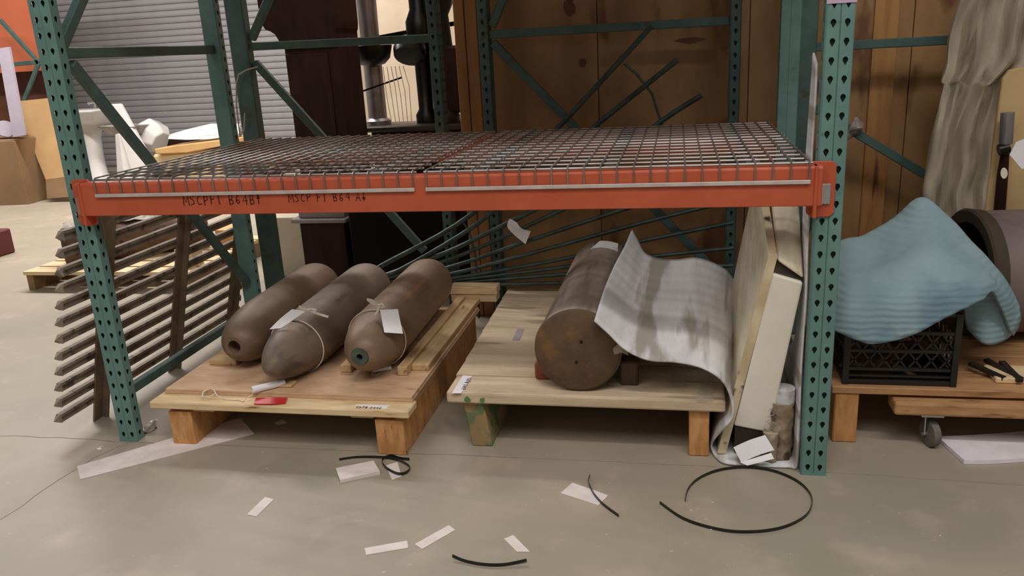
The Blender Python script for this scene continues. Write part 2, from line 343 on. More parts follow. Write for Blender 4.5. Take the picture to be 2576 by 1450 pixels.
# ------------------------------------------------------------ beams
FONT = {'M': [[(0, 0), (.1, 1), (.45, .35), (.8, 1), (.9, 0)]], 'S': [[(.75, .9), (.3, 1), (.1, .75), (.6, .45), (.65, .15), (.1, 0)]], 'C': [[(.7, .95), (.3, .85), (.1, .4), (.3, .02), (.75, .1)]],
 'P': [[(.1, 0), (.1, 1), (.6, .9), (.65, .6), (.1, .45)]], 'F': [[(.1, 0), (.1, 1), (.75, 1)], [(.1, .5), (.6, .55)]], 'I': [[(.3, 0), (.3, 1)]], '1': [[(.3, 0), (.3, 1)]],
 'B': [[(.1, 0), (.1, 1), (.6, .9), (.5, .55), (.1, .5), (.65, .4), (.65, .08), (.1, 0)]], '6': [[(.65, 1), (.2, .6), (.1, .2), (.4, 0), (.65, .2), (.5, .42), (.15, .3)]],
 '4': [[(.6, 0), (.6, 1), (.05, .4), (.8, .4)]], 'A': [[(0, 0), (.35, 1), (.75, 0)], [(.15, .4), (.6, .4)]], '2': [[(.1, .8), (.4, 1), (.65, .75), (.1, 0), (.75, 0)]],
 '5': [[(.7, 1), (.15, 1), (.1, .55), (.6, .5), (.6, .1), (.1, 0)]], '7': [[(.1, 1), (.7, 1), (.3, 0)], [(.2, .5), (.65, .5)]], 'T': [[(.35, 0), (.35, 1)], [(0, 1), (.75, 1)]],
 '#': [[(.2, 0), (.3, 1)], [(.5, 0), (.6, 1)], [(.05, .3), (.75, .35)], [(.05, .65), (.8, .7)]], '^': [[(.3, 0), (.3, 1)], [(.1, .6), (.3, 1), (.5, .6), (.1, .62)]], 'v': [[(.3, 1), (.3, 0)], [(.05, .4), (.3, 0), (.6, .35), (.1, .38)]]}
def writing(text, o, u, v, size, r, jit=.08):
    o, u, v = Vector(o), Vector(u).normalized(), Vector(v).normalized(); b = MB(); x = 0; nn = u.cross(v).normalized()
    for ch in text:
        if ch == ' ': x += size*.55; continue
        j = [random.uniform(-jit, jit) for _ in range(3)]
        for st in FONT[ch]:
            b.path([o+u*(x+size*.72*(px+j[0]*py))+v*(size*(py+j[1])) for px, py in st], r*2, r*.7, up=nn)
        x += size*.80
    return b
fb = thing('shelf_beam', 'orange front beam of the rack with black marker writing', 'beam', (1.257, -.02, .896))
prof = [(-.045, .896), (-.045, .975), (-.045, 1.006), (-.04, 1.012), (0, 1.012), (.0, .99), (.02, .99), (.02, .896)]
MB().prism([(.03, y, z) for y, z in prof], (2.454, 0, 0)).build('beam_rail', orange, fb, bevel=.002)
for sx, x0, x1 in ((1, -.012, .066), (-1, 2.448, 2.526)):
    MB().prism([(x0, 0, .868), (x0+.012, 0, .856), (x1-.012, 0, .856), (x1, 0, .868), (x1, 0, 1.010), (x1-.012, 0, 1.02), (x0+.012, 0, 1.02), (x0, 0, 1.010)], (0, -.0075, 0)).build('end_plate', orange, fb, bevel=.002)
    xe = x0+.055 if sx > 0 else x1-.055
    B(min(xe, xe+sx*.01), max(xe, xe+sx*.01), -.05, 0, .86, 1.012).build('end_web', orange, fb, bevel=.002)
    xc = .012 if sx > 0 else 2.502
    cl = B(xc-.016, xc+.012, -.0125, -.0078, .895, .955).build('safety_clip', steel, fb, bevel=.003)
    q = MB()
    for z in (.897, .952):
        for k in range(3): q.lathe([(0, .0022), (.002, .0022)], (xc-.012+.009*k, -.0125, z), (0, -1, 0), 8)
    q.build('rivet', steel, cl)
writing('MSCPFI B64B^', Yp(463, 516, -.0455), (1, 0, .0), (0, 0, 1), .0315, .0017).build('handwriting', ink, fb)
writing('MSCP FI B64 Av', Yp(727, 508, -.0455), (1, 0, .0), (0, 0, 1), .0265, .0014).build('handwriting', ink, fb)
rb = thing('shelf_beam', 'orange rear beam of the rack behind the wire decks', 'beam', (1.257, 1.12, .896))
B(.03, 2.484, 1.10, 1.145, .896, 1.012).build('beam_rail', orange, rb, bevel=.003)
for x0 in (-.012, 2.448): B(x0, x0+.078, 1.101, 1.109, .856, 1.02).build('end_plate', orange, rb, bevel=.003)
# unseen upper level of the same bay, added to keep the bay below dark
for y0, lb in ((-.045, 'unseen orange front beam of the added upper level above the wire decks'), (1.10, 'unseen orange rear beam of the added upper level')):
    one(B(.03, 2.484, y0, y0+.045, 1.98, 2.09), 'shelf_beam', lb, 'beam', orange)
up = thing('shade_shelf', 'unseen plywood sheets added on the upper level beams to shade the bay', 'shelf', (1.25, .5, 2.09))
for k in range(2): B(.06+1.2*k, 1.25+1.2*k, -.06, 1.15, 2.092, 2.11).build('sheet', crate, up)

# ------------------------------------------------------------ wire decks
def deck(x0, x1, label):
    t = thing('wire_deck', label, 'wire shelf', ((x0+x1)/2, .5, 1.0), 'wire decks on the orange beams')
    b = MB(); n = 24; st = (x1-x0)/(n-1)
    for i in range(n):
        x = x0+st*i
        b.tube([(x, 1.15, .985), (x, 1.147, 1.026), (x, 1.10, 1.0275), (x, -.04, 1.0275), (x, -.0485, 1.021), (x, -.0485, .968)], .0026, 6)
    b.build('long_wire', galv, t, kind='stuff', smooth=True)
    b = MB()
    for k in range(15):
        y = -.035+.0835*k
        b.tube([(x0-.01, y, 1.0206), (x1+.01, y, 1.0206)], .0043, 6)
    b.build('cross_wire', galv, t, kind='stuff', smooth=True)
    MB().box(x0-.004, x1+.004, -.0535, -.0488, .962, .974).build('front_wire_rail', M('galvanised_highlight', (214, 204, 198), (196, 186, 180), 20, .35, .3), t, bevel=.0015)  # rail highlight put in as a lighter colour than the wires
    for k in range(3):
        xc = x0+(x1-x0)*(.13+.37*k); B(xc-.02, xc+.02, .003, 1.098, .995, 1.0163).build('support_channel', galv, t)
deck(.115, 1.259, 'left galvanised wire deck, partly rust-tinted, up to the seam in the middle of the beam')
deck(1.303, 2.446, 'right galvanised wire deck reaching the near right upright')

# ------------------------------------------------------------ left pallet
RZ = 0
pl = thing('wooden_pallet', 'pale pine pallet with plywood top carrying three rusty casings', 'pallet', (.65, .5, 0))
B(.137, 1.158, -.022, .075, .153, .181).build('deck_board', pine, pl, bevel=.004)
for k in range(1, 7): B(.15, 1.128, -.022+.165*k, .075+.165*k, .153, .181).build('deck_board', pine, pl, bevel=.004)
B(.155, 1.150, .055, 1.095, .1815, .1905).build('plywood_sheet', ply, pl, bevel=.001); B(.158, 1.147, .057, 1.093, .1905, .200).build('plywood_sheet', ply, pl, bevel=.001)
for x0, x1 in ((.197, .292), (1.022, 1.128)): B(x0, x1, -.005, 1.09, .0, .1365).build('stringer', block, pl, bevel=.003)
B(.55, .64, .85, 1.07, 0, .1365).build('stringer', block, pl, bevel=.003)
for xx in (.30, .93): B(xx, xx+.085, .005, 1.05, .137, .1525).build('cleat', pineY, pl)
B(1.10, 1.128, .005, 1.09, .1368, .1528).build('cleat', pineY, pl)
tg = MB(); A_ = [Zp(888, 1021, .1815), Zp(972, 1029, .1815), Zp(980, 1020, .1815), Zp(900, 1018, .1815)]
lab = MB().loft([[A_[0], A_[1]], [A_[3], A_[2]]], 2, 2).build('label_strip', paper, pl, solid=.0006)
writing('CAT# 2445', Zp(892, 1026.5, .1825)+Vector((.004, 0, 0)), (1, 0, 0), (0, 1, 0), .014, .0008).build('handwriting', inkb, lab)

def lumber(label, *a, mat=pineY, name='timber_plank', grp='loose timbers on the left pallet', cat='plank'):
    return one(B(*a), name, label, cat, mat, grp, bevel=.003)
lumber('long pine two-by-four lying along the right edge of the left pallet', 1.03, 1.068, .245, 1.16, .2005, .238)
lumber('flat pine plank lying outside the long two-by-four on the left pallet', 1.0685, 1.138, .30, 1.16, .2005, .226)
lumber('upper short pine timber stacked crosswise at the back right of the left pallet', .985, 1.222, 1.165, 1.25, .2395, .278, mat=pine)
lumber('lower short pine timber under the crosswise one at the back right of the left pallet', .99, 1.218, 1.17, 1.25, .2005, .239, mat=pine)
for lb, (x0, x1, y0, y1, z1) in {'small pine chock under the nose of the casing with the open nose': (.20, .32, .30, .36, .222), 'pine chock between the middle casing and the one with a green fuze ring': (.79, .835, .26, .95, .232), 'small pine chock ahead under the pointed casing': (.60, .66, .10, .15, .212)}.items():
    lumber(lb, x0, x1, y0, y1, .2005, z1, name='wood_chock', grp='pine chocks under the casings', cat='chock')

# ------------------------------------------------------------ three casings
def casing(label, tip, tail, R_, kind, mat):
    tip, tail = Vector(tip), Vector(tail); ax = (tail-tip).normalized(); Ln = (tail-tip).length
    t = thing('bomb_casing', label, 'casing', ((tip.x+tail.x)/2, (tip.y+tail.y)/2, min(tip.z, tail.z)-R_), 'three rusty casings on the left pallet')
    nl = .36 if kind == 'point' else .27; pr = []
    r0 = {'point': .0, 'open': .040, 'ring': .034}[kind]
    for i in range(15):
        u = i/14; rr = r0+(R_-r0)*math.sin(u*math.pi/2)**(.74 if kind == 'point' else .72); pr.append((nl*u**1.35, rr))
    tl = .10
    for i in range(10): u = i/9; pr.append((Ln-tl+tl*math.sin(u*math.pi/2), R_*(.35+.65*math.cos(u*math.pi/2)**.6) if u < 1 else R_*.35))
    b = MB().lathe(([(0, 0.001)] if kind == 'point' else []) + pr, tip, ax, 48, caps=False)
    if kind == 'point':
        b.build('casing_body', mat, t, smooth=True)
    else:
        b.build('casing_body', mat, t, smooth=True)
        MB().lathe([(0, .040), (0, .0265), (.05, .0265), (.05, .001)] if kind == 'open' else [(.002, .0335), (-.004, .032), (-.004, .012), (.03, .012), (.03, .001)], tip, ax, 32, caps=False).build('nose_socket' if kind == 'open' else 'fuze_ring', mat if kind == 'open' else M('green_grey_ring', (92, 104, 92), (74, 86, 76), 20, .45, .3), t, smooth=True)
    MB().lathe([(Ln-.001, R_*.36), (Ln+.004, R_*.3), (Ln+.004, .001)], tip, ax, 32, caps=False).build('base_plate', mat, t, smooth=True)
    return t, ax
RB = .118; ZB = .214+RB
c1, _ = casing('left rusty brown casing with an open round hole in its nose', (.375, .22, .314), (.376, 1.06, ZB), RB, 'open', rust)
c2, a2 = casing('middle grey-brown casing with a closed pointed nose', (.612, .035, .296), (.652, 1.02, ZB+.012), RB, 'point', rustg)
c3, a3 = casing('right reddish casing with a green-grey fuze ring in its nose', (.935, .13, .322), (.925, 1.10, ZB+.010), RB, 'ring', rustr)
def ring_cord(tip, ax, t, R_, r=.003, a0=0, a1=2*math.pi, skew=.0):
    tip = Vector(tip); ax = Vector(ax).normalized(); x = ax.cross(Vector((0, 0, 1))).normalized(); y = x.cross(ax); pts = []
    for k in range(49):
        a = a0+(a1-a0)*k/48; pts.append(tip+ax*(t+skew*math.sin(a))+(x*math.cos(a)+y*math.sin(a))*(R_+r))
    return pts
def tag_on(label, ringpts, card, cordpts, group='paper tags tied round the casings'):
    t = thing('paper_tag', label, 'tag', ringpts[12], group)
    MB().loft(card, 3, 3).build('card', paper, t, solid=.0008)
    b = MB(); b.tube(ringpts, .0024, 6); b.build('string', cord, t, smooth=True)
    b = MB()
    for c in cordpts: b.path(c, .009, .002, up=(0, -.6, .8))
    b.build('bow', cord, t, smooth=True)
def on(tip, ax, t, R_, ang, lift=.004):
    tip = Vector(tip); ax = Vector(ax).normalized(); x = ax.cross(Vector((0, 0, 1))).normalized(); y = x.cross(ax)
    return tip+ax*t+(x*math.cos(math.radians(ang))+y*math.sin(math.radians(ang)))*(R_+lift)
T2 = (.612, .035, .296); Tq = .16
def R2(t): u = min(1, (t/.36)**(1/1.35)); return RB*math.sin(u*math.pi/2)**.74
rp = ring_cord(T2, a2, .225, R2(.225)+.001)
o_ = lambda a, t, l=.004: on(T2, a2, t, R2(t), a, l)
k2 = o_(98, .20, .008)
tag_on('white paper tag tied over the middle pointed casing, hanging to its left side', rp,
       [[Yp(678, 829, .195), Yp(705, 802, .218), Yp(735, 778, .25)], [Yp(707, 826, .195), Yp(738, 805, .218), Yp(768, 784, .25)]],
       [[Yp(772, 780, .275), Yp(760, 776, .27), Yp(752, 771, .27), Yp(756, 778, .27), Yp(772, 782, .275)], [Yp(772, 780, .275), Yp(786, 778, .27), Yp(795, 781, .27), Yp(796, 786, .265), Yp(772, 782, .275)], [Yp(780, 783, .27), Yp(800, 790, .262), Yp(826, 798, .258)]])
T3 = (.935, .13, .322)
def R3(t): u = min(1, (t/.27)**(1/1.35)); return .034+(RB-.034)*math.sin(u*math.pi/2)**.72
rp = ring_cord(T3, a3, .185, R3(.185)+.001)
o_ = lambda a, t, l=.004: on(T3, a3, t, R3(t), a, l)
k3 = o_(94, .18, .008)
tag_on('white paper tag tied over the casing with the green ring, hanging to its right side', rp,
       [[Yp(956, 780, .25), Yp(961, 808, .225), Yp(967, 837, .20)], [Yp(1001, 778, .26), Yp(1007, 808, .235), Yp(1014, 840, .215)]],
       [[Yp(950, 768, .29), Yp(938, 764, .285), Yp(926, 756, .285), Yp(923, 753, .285), Yp(936, 756, .285), Yp(950, 768, .29)], [Yp(950, 768, .29), Yp(962, 765, .285), Yp(967, 772, .28), Yp(956, 777, .28), Yp(950, 768, .29)], [Yp(953, 772, .28), Yp(950, 784, .265), Yp(943, 793, .26)]])
# loose tags and papers lying on the left pallet
t = thing('rolled_paper', 'rolled white paper tag lying on the plywood before the pointed casing', 'paper', Zp(675, 980, .2))
a, b_ = Zp(634, 982, .214), Zp(716, 962, .214)
q = MB(); d = (b_-a).normalized(); q.lathe([(0, .0135), ((b_-a).length, .0125), ((b_-a).length, .011), (0, .012)], a, d, 20, caps=False); q.build('roll', paper, t, smooth=True)
MB().path([Zp(636, 994, .203), Zp(622, 1000, .203), Zp(612, 1010, .184), Zp(600, 1007, .184), Zp(570, 1005, .184), Zp(545, 995, .203), Zp(538, 982, .203), Zp(530, 979, .203), Zp(512, 985, .203), Zp(508, 998, .203), Zp(525, 999, .203), Zp(540, 992, .203)], .004, .002).build('string', cord, t)
one(MB().loft([[Zp(638, 1017, .1845), Zp(680, 1018, .1855), Zp(718, 1015, .1845)], [Zp(644, 1002, .1885), Zp(685, 1001, .1895), Zp(723, 1001, .1885)]], 3, 3, .001, 40), 'red_card', 'red card lying on the front board of the left pallet', 'card', red, solid=.003)
t = thing('small_tube', 'small white paper tube with a string loop by the long two-by-four', 'paper', Zp(962, 935, .2))
a, b_ = Zp(938, 932, .2105), Zp(984, 925, .2105); q = MB(); q.lathe([(0, .009), ((b_-a).length, .009)], a, (b_-a), 16); q.build('roll', paper, t, smooth=True)
MB().tube([Zp(938, 930, .206), Zp(936, 942, .202), Zp(946, 945, .202), Zp(958, 938, .202), Zp(962, 934, .203)], .0015, 6).build('string', cord, t)

# ------------------------------------------------------------ right pallet and the cylinder
PR = (1.27, .07, 0); RR = math.radians(2.4)
pr_ = thing('wooden_pallet', 'weathered wide-board pallet with green paint on its front left foot', 'pallet', (1.75, .6, 0))
for i in range(8): B(1.272-.004*i, 2.238-.003*i, .07+.158*i+.0005, .07+.158*(i+1)-.0005, .176, .2195).build('deck_board', oldwood, pr_, bevel=.0006 if i else .008, seg=2)
def legR(x0, x1, sl, m): 
    p = [(x0+sl, .09, 0), (x1+sl, .09, 0), (x1+sl, 1.2, 0), (x0+sl, 1.2, 0), (x0, .09, .1755), (x1, .09, .1755), (x1, 1.2, .1755), (x0, 1.2, .1755)]
    MB().hexa(p).build('runner', m, pr_, bevel=.004)
legR(1.325, 1.40, .025, greenblock); legR(2.12, 2.187, 0, block); 
B(1.98, 2.118, .16, .20, .14, .1755).build('cleat', block, pr_); B(1.40, 1.98, .16, .20, .145, .1755).build('cleat', oldwood, pr_)
A_ = [Zp(1137, 990, .2202), Zp(1160, 990, .2202), Zp(1187, 946, .2202), Zp(1164, 945, .2202)]
lab = MB().loft([[A_[0], A_[1]], [A_[3], A_[2]]], 2, 2).build('label_strip', paper, pr_, solid=.0006)
writing('CAT# 2447', Zp(1176, 952, .2212), A_[0]-A_[3], A_[1]-A_[0], .015, .001).build('handwriting', inkb, lab)
A_ = [Zp(1288, 857, .2202), Zp(1307, 857, .2202), Zp(1319, 828, .2202), Zp(1302, 827, .2202)]
l2 = MB().loft([[A_[0], A_[1]], [A_[3], A_[2]]], 2, 2).build('small_sticker', lilac, pr_, solid=.0006)
gp = M('green_daub', (96, 130, 80))
for (xa, ya, xb, yb) in ((1168, 1000, 1184, 1014), (1205, 1002, 1220, 1015)):
    p = Yp((xa+xb)/2, (ya+yb)/2, .0665); MB().prism([p+Vector((r*math.cos(a), 0, r*1.1*math.sin(a))) for a, r in [(k*.785, .011*random.uniform(.7, 1.2)) for k in range(8)]], (0, .003, 0)).build('green_daub', gp, pr_)
tapem = M('clear_packing_tape', (226, 214, 196), (206, 194, 176), 40, .15, 0, .5); tapem.node_tree.nodes['Principled BSDF'].inputs['Alpha'].default_value = .4
for (xa, ya) in ((1712, 935), (1780, 970)):
    b = MB(); b.loft([[Zp(xa-22, ya-40, .2215), Zp(xa+18, ya-40, .2215)], [Zp(xa-24, ya, .2225), Zp(xa+16, ya, .2225)], [Zp(xa-26, ya+38, .222), Zp(xa+14, ya+38, .222)]], 8, 8, .004, 60); b.build('clear_tape', tapem, pr_, smooth=True)

CYR = .152; C0 = Vector((1.742, .105, .2197+CYR)); C1 = Vector((1.745, 1.12, .2197+CYR)); axc = (C1-C0).normalized(); LC = (C1-C0).length
cy = thing('steel_cylinder', 'big rusted steel cylinder with a flat end plate lying on the right pallet', 'cylinder', (1.742, .6, .22))
MB().lathe([(.012, CYR-.002), (.02, CYR), (.035, CYR), (.04, CYR-.004), (LC-.01, CYR-.004), (LC, CYR-.01)], C0, axc, 64).build('shell', pipegrey, cy, smooth=True)
ep = MB(); prr = [(.0, .001), (.0, CYR-.012), (.004, CYR-.006), (.012, CYR-.003), (.013, .001)]; ep.lathe(prr, C0, axc, 64, caps=False); epo = ep.build('end_plate', rustend, cy, smooth=True)
for px, py in ((1462, 861), (1450, 912)): MB().lathe([(-.0012, .006), (.001, .006)], Yp(px, py, .105), axc, 16).build('bolt_hole', dark, epo)  # flat black discs, the dark of the holes put into the colour
for lb, args, m in (('rusty brown chock wedged left under the steel cylinder', (1.573, 1.63, .20, .28, .2202, .285), M('red_brown_block', (150, 84, 52), (120, 64, 40), 8)),
                    ('dark iron chock wedged right under the steel cylinder', (1.882, 1.945, .17, .24, .2202, .31), M('dark_iron', (92, 70, 50), (66, 52, 40), 8))):
    one(B(*args), 'cylinder_chock', lb, 'chock', m, 'chocks under the steel cylinder', bevel=.006)
one(MB().loft([[Yp(1455, 658, .985), Yp(1480, 640, .985), Yp(1505, 632, .985), Yp(1554, 634, .985)], [Yp(1462, 648, .98), Yp(1490, 622, .98), Yp(1515, 606, .98), Yp(1556, 612, .98)]], 4, 4, .006, 30), 'crumpled_paper', 'crumpled white paper tucked over the far end of the steel cylinder', 'paper', paper, solid=.001)

# foam sheet: from the cylinder over the pallet edge, along the floor and up beside the near right upright
fr = [Yp(1495, 805, .06), Yp(1530, 838, .055), Yp(1572, 878, .05), Yp(1630, 905, .05), Yp(1700, 912, .05), Yp(1765, 928, .045), Yp(1815, 960, .04), Yp(1838, 1005, .035), Yp(1842, 1050, .035), Yp(1815, 1085, .045), Zp(1790, 1118, .03), Zp(1800, 1150, .008), Zp(1830, 1168, .008), Zp(1920, 1174, .008), Zp(1985, 1176, .008), Zp(2010, 1172, .02), Yp(2026, 1080, .03), Yp(2034, 960, .03), Yp(2038, 820, .03), Yp(2045, 700, .03), Yp(2055, 520, .04), Yp(2064, 330, .05), Yp(2074, 160, .06)]
bk = [Yp(1590, 580, .93), Yp(1603, 604, .93), Yp(1622, 638, .93), Yp(1655, 652, .93), Yp(1700, 655, .93), Yp(1750, 650, .93), Yp(1800, 665, .93), Yp(1835, 688, .93), Yp(1850, 730, .93), Vector((2.262, .93, .22)), Vector((2.25, .93, .1)), Vector((2.25, .93, .02)), Vector((2.30, .93, .008)), Vector((2.36, .93, .008)), Vector((2.44, .93, .008)), Vector((2.465, .93, .03)), Vector((2.468, .80, .12)), Vector((2.468, .40, .28)), Vector((2.468, .20, .42)), Vector((2.468, .16, .62)), Vector((2.468, .16, .80)), Vector((2.468, .18, 1.05)), Vector((2.468, .13, 1.32))]
fr = [Vector((min(p.x, 2.466), p.y, p.z)) if p.z > .015 and i > 14 else p for i, p in enumerate(fr)]
md = []
for a, b_ in zip(fr, bk):
    md.append(a.lerp(b_, .5))
def bow(row, h): return [p+Vector((0, 0, h*max(0, 1-i/8)**.5)) for i, p in enumerate(row)]
one(MB().loft([fr, bow([a.lerp(b_, .33) for a, b_ in zip(fr, bk)], .022), bow([a.lerp(b_, .66) for a, b_ in zip(fr, bk)], .012), bk], 5, 6, .004, 5), 'foam_sheet', 'big white foam sheet draped off the steel cylinder over the pallet edge', 'foam sheet', foam, smooth=True, solid=.006)

# ------------------------------------------------------------ white panels leaning in the gap
t = thing('painted_panel', 'thin chipped cream panel leaning right beside the foam sheet', 'panel', (2.32, .5, 0))
a0, a1 = Yp(1835, 1100, .09), Yp(1955, 642, .05); a0 = a0+(a0-a1)*((a0.z-.014)/(a1.z-a0.z))
e0, e1 = a0+Vector((.02, .78, 0)), a1+Vector((.05, .76, .02)); T_ = Vector((.024, 0, 0))
a2, e2 = Yp(1931, 495, .24), Yp(1906, 495, .70)
MB().prism([a0, a1, a2, e2, e0], -T_).build('board', creamp, t, bevel=.003)
MB().hexa([a1-T_, a1, a1+Vector((0, .006, 0)), a1-T_+Vector((0, .006, 0)), a2-T_+Vector((0, -.004, 0)), a2+Vector((0, -.004, 0)), a2, a2-T_]).build('chipped_edge', pedge, t)
MB().hexa([a0-T_+Vector((-.002, -.004, 0)), a0+Vector((.002, -.004, 0)), a0+Vector((.002, 0, 0)), a0-T_+Vector((-.002, 0, 0)), a1-T_+Vector((-.002, -.004, 0)), a1+Vector((.002, -.004, 0)), a1+Vector((.002, 0, 0)), a1-T_+Vector((-.002, 0, 0))]).build('chipped_edge', pedge, t)
t = thing('painted_box_column', 'white enamelled box panel leaning between the cream panel and the near right upright', 'panel', (2.38, .5, 0))
b0, b1, b2, b3 = Yp(1846, 1072, .09), Yp(1936, 1090, .09), Yp(2030, 712, .035), Yp(1946, 690, .035)
b1.x = min(b1.x, 2.455); b2.x = min(b2.x, 2.457); D_ = Vector((0, .70, 0))
c2_, c3_ = b2+(b2-b1)*.0, b3
MB().hexa([b0, b1, b1+D_, b0+D_, b3, b2, b2+D_, b3+D_]).build('front_case', whitep, t, bevel=.006, seg=2)
u3, u2 = Yp(1957, 655, .045), Yp(2040, 700, .045); u2.x = min(u2.x, 2.459)
MB().hexa([b3+Vector((.003, .02, 0)), b2+Vector((-.003, .02, 0)), b2+D_, b3+D_, u3+Vector((.003, .02, 0)), u2+Vector((-.003, .02, 0)), u2+D_, u3+D_]).build('recess_shade', gap_shade, t)  # solid block in the recess, its shade put into the dark colour
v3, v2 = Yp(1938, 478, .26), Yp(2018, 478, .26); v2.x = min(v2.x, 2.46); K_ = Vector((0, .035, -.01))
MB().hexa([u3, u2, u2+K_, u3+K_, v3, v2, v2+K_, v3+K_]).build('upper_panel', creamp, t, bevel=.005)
MB().hexa([b0+Vector((.004, .005, -.098)), b1+Vector((-.004, .005, -.098)), b1+Vector((-.004, .3, -.098)), b0+Vector((.004, .3, -.098)), b0+Vector((.004, .005, 0)), b1+Vector((-.004, .005, 0)), b1+Vector((-.004, .3, 0)), b0+Vector((.004, .3, 0))]).build('shade_base', gap_shade, t)  # block under the case, coloured like the shaded gap down to the floor
# wrapped bundle
t = thing('wrapped_bundle', 'bundle in crumpled brown plastic at the foot of the near right upright', 'bundle', (2.43, .12, 0))
b = MB(); bm_ = []
def lumpy(b, c, r, h, seed, n=22, m=14):
    rows = []
    for i in range(m+1):
        z = c[2]+h*i/m; rows.append([Vector((c[0]+math.cos(a)*r*(1+.28*noise.noise(Vector((math.cos(a)*2, math.sin(a)*2, i*.55+seed)))), c[1]+math.sin(a)*r*(1+.28*noise.noise(Vector((math.cos(a)*2, math.sin(a)*2+3, i*.55+seed)))), z)) for a in [2*math.pi*k/n for k in range(n+1)]])
    vs = [p for r_ in rows for p in r_]; w2 = n+1; fs = [(i*w2+j, i*w2+j+1, (i+1)*w2+j+1, (i+1)*w2+j) for i in range(m) for j in range(n)]
    fs += [tuple(range(n)), tuple(m*w2+k for k in range(n-1, -1, -1))]; b.add(vs, fs)
lumpy(b, (2.42, .105, .014), .040, .20, 1); lumpy(b, (2.385, .072, .014), .026, .10, 4); b.build('brown_wrap', lump, t, smooth=True)
MB().lathe([(0, .034), (.02, .036), (.06, .036), (.062, .02)], (2.425, .105, .20), (0, 0, 1), 24).build('white_cap', foam, t, smooth=True)
b = MB(); random.seed(3)
for k in range(14):
    p = Vector((2.385+random.uniform(-.01, .02), .066, .05+.011*k)); pts = [p]
    for j in range(4): pts.append(pts[-1]+Vector((random.uniform(-.014, .004), random.uniform(-.006, .004), random.uniform(-.01, .012))))
    b.path(pts, .004, .0015)
b.build('torn_film', clear, t)
def paper_quad(label, pts, z, name='paper_tag', mat=paper, th=.0006, cat='tag', grp=None, lift=None):
    q = [Zp(px, py, z+(lift[i] if lift else 0)) for i, (px, py) in enumerate(pts)]
    return one(MB().loft([[q[0], q[1]], [q[3], q[2]]], 4, 4), name, label, cat, mat, grp, solid=th)
q = [Yp(1845, 1126, .035), Yp(1865, 1165, .02), Yp(1948, 1133, .03), Yp(1925, 1095, .05)]
o = one(MB().loft([[q[0], q[1]], [q[0].lerp(q[3], .5)+Vector((0, 0, .004)), q[1].lerp(q[2], .5)+Vector((0, 0, .004))], [q[3], q[2]]], 4, 4), 'paper_tag', 'upper white paper tag leaning at the foot of the white box panel', 'tag', paper, 'paper tags at the foot of the panels', solid=.0008)
q = [Yp(1862, 1164, .015), Yp(1880, 1172, .008), Yp(1947, 1155, .012), Yp(1940, 1140, .025)]
one(MB().loft([[q[0], q[1]], [q[0].lerp(q[3], .5), q[1].lerp(q[2], .5)], [q[3], q[2]]], 4, 4), 'paper_tag', 'lower white paper tag curling under the upper one at the foot of the panels', 'tag', paper, 'paper tags at the foot of the panels', solid=.0008)

# ------------------------------------------------------------ iron fence panel leaning on the left upright
fn = thing('iron_fence_panel', 'iron picket fence panel standing on its side against the left rack frame', 'fence', (-.22, .6, 0))
def F(y, z, off=0): return Vector((-.285+.258*z+off, y, z))
def picket(z):
    b = MB(); y0, y1 = -.07, 1.33
    for dz, hh, dx in ((0, .036, .006), (.012, .011, .014), (-.012, .011, .014)):
        b.bar(F(y0+.03, z+dz, dx/2), F(y1-.03, z+dz, dx/2), .012+dx*.3, hh)
    for ya, yb in ((y0+.03, y0), (y1-.03, y1)):
        a, c = F(ya, z), F(yb, z); b.add([a+Vector((-.004, 0, -.018)), a+Vector((.016, 0, -.018)), a+Vector((.016, 0, .018)), a+Vector((-.004, 0, .018)), c+Vector((.004, 0, 0))], [(0, 1, 2, 3), (0, 1, 4), (1, 2, 4), (2, 3, 4), (3, 0, 4)])
    return b
for i in range(12):
    z = .105+.0655*i; o = picket(z).build('picket', fencem, fn)
    if i in (4, 9): o.rotation_euler.x = .004
for y in (.17, .69, 1.20):
    b = MB(); b.bar(F(y, .0, .016), F(y, .865, .016), .008, .05, up=(0, 1, 0)); b.bar(F(y+.026, .0, .030), F(y+.026, .865, .030), .034, .007, up=(0, 1, 0)); b.build('stile', M('brown_iron_stile', (138, 118, 94), (108, 92, 74), 12, .7, .05), fn)
# fan of iron rods behind
gr = thing('iron_grille', 'grille of curved dark iron rods fanning out behind the casings in front of the crate', 'grille', (1.3, 1.25, 0))
GY = 1.27
fan = [[(870, 725), (956, 671), (1184, 541), (1400, 325), (1530, 185), (1640, 65)], [(870, 727), (981, 692), (1177, 580), (1300, 480), (1500, 315), (1705, 150)], [(872, 728), (1086, 650), (1191, 604), (1430, 480), (1660, 308), (1765, 240)],
       [(874, 730), (1110, 660), (1277, 592), (1450, 512), (1560, 470)], [(876, 732), (1119, 676), (1330, 606), (1560, 530), (1700, 490)], [(878, 733), (1133, 690), (1343, 636), (1600, 565), (1800, 515)],
       [(880, 734), (1140, 700), (1400, 655), (1600, 610), (1845, 560)], [(882, 735), (1140, 706), (1400, 675), (1600, 650), (1845, 624)], [(884, 736), (1140, 713), (1400, 692), (1600, 678), (1845, 668)], [(886, 737), (1150, 722), (1300, 715), (1450, 712), (1650, 712)]]
for i, pts in enumerate(fan):
    P = [Yp(x, y, GY+.004*(i % 3)) for x, y in pts]; c = MB(); Q = []
    for j in range(len(P)-1):
        for k in range(6): 
            tt = k/6; a, b_, c_, d_ = P[max(j-1, 0)], P[j], P[j+1], P[min(j+2, len(P)-1)]
            Q.append(.5*((2*b_)+(c_-a)*tt+(2*a-5*b_+4*c_-d_)*tt*tt+(3*b_-a-3*c_+d_)*tt**3))
    Q.append(P[-1]); c.tube(Q, .0115 if i < 3 else .010, 8); c.build('rod', ironfan, gr, smooth=True)
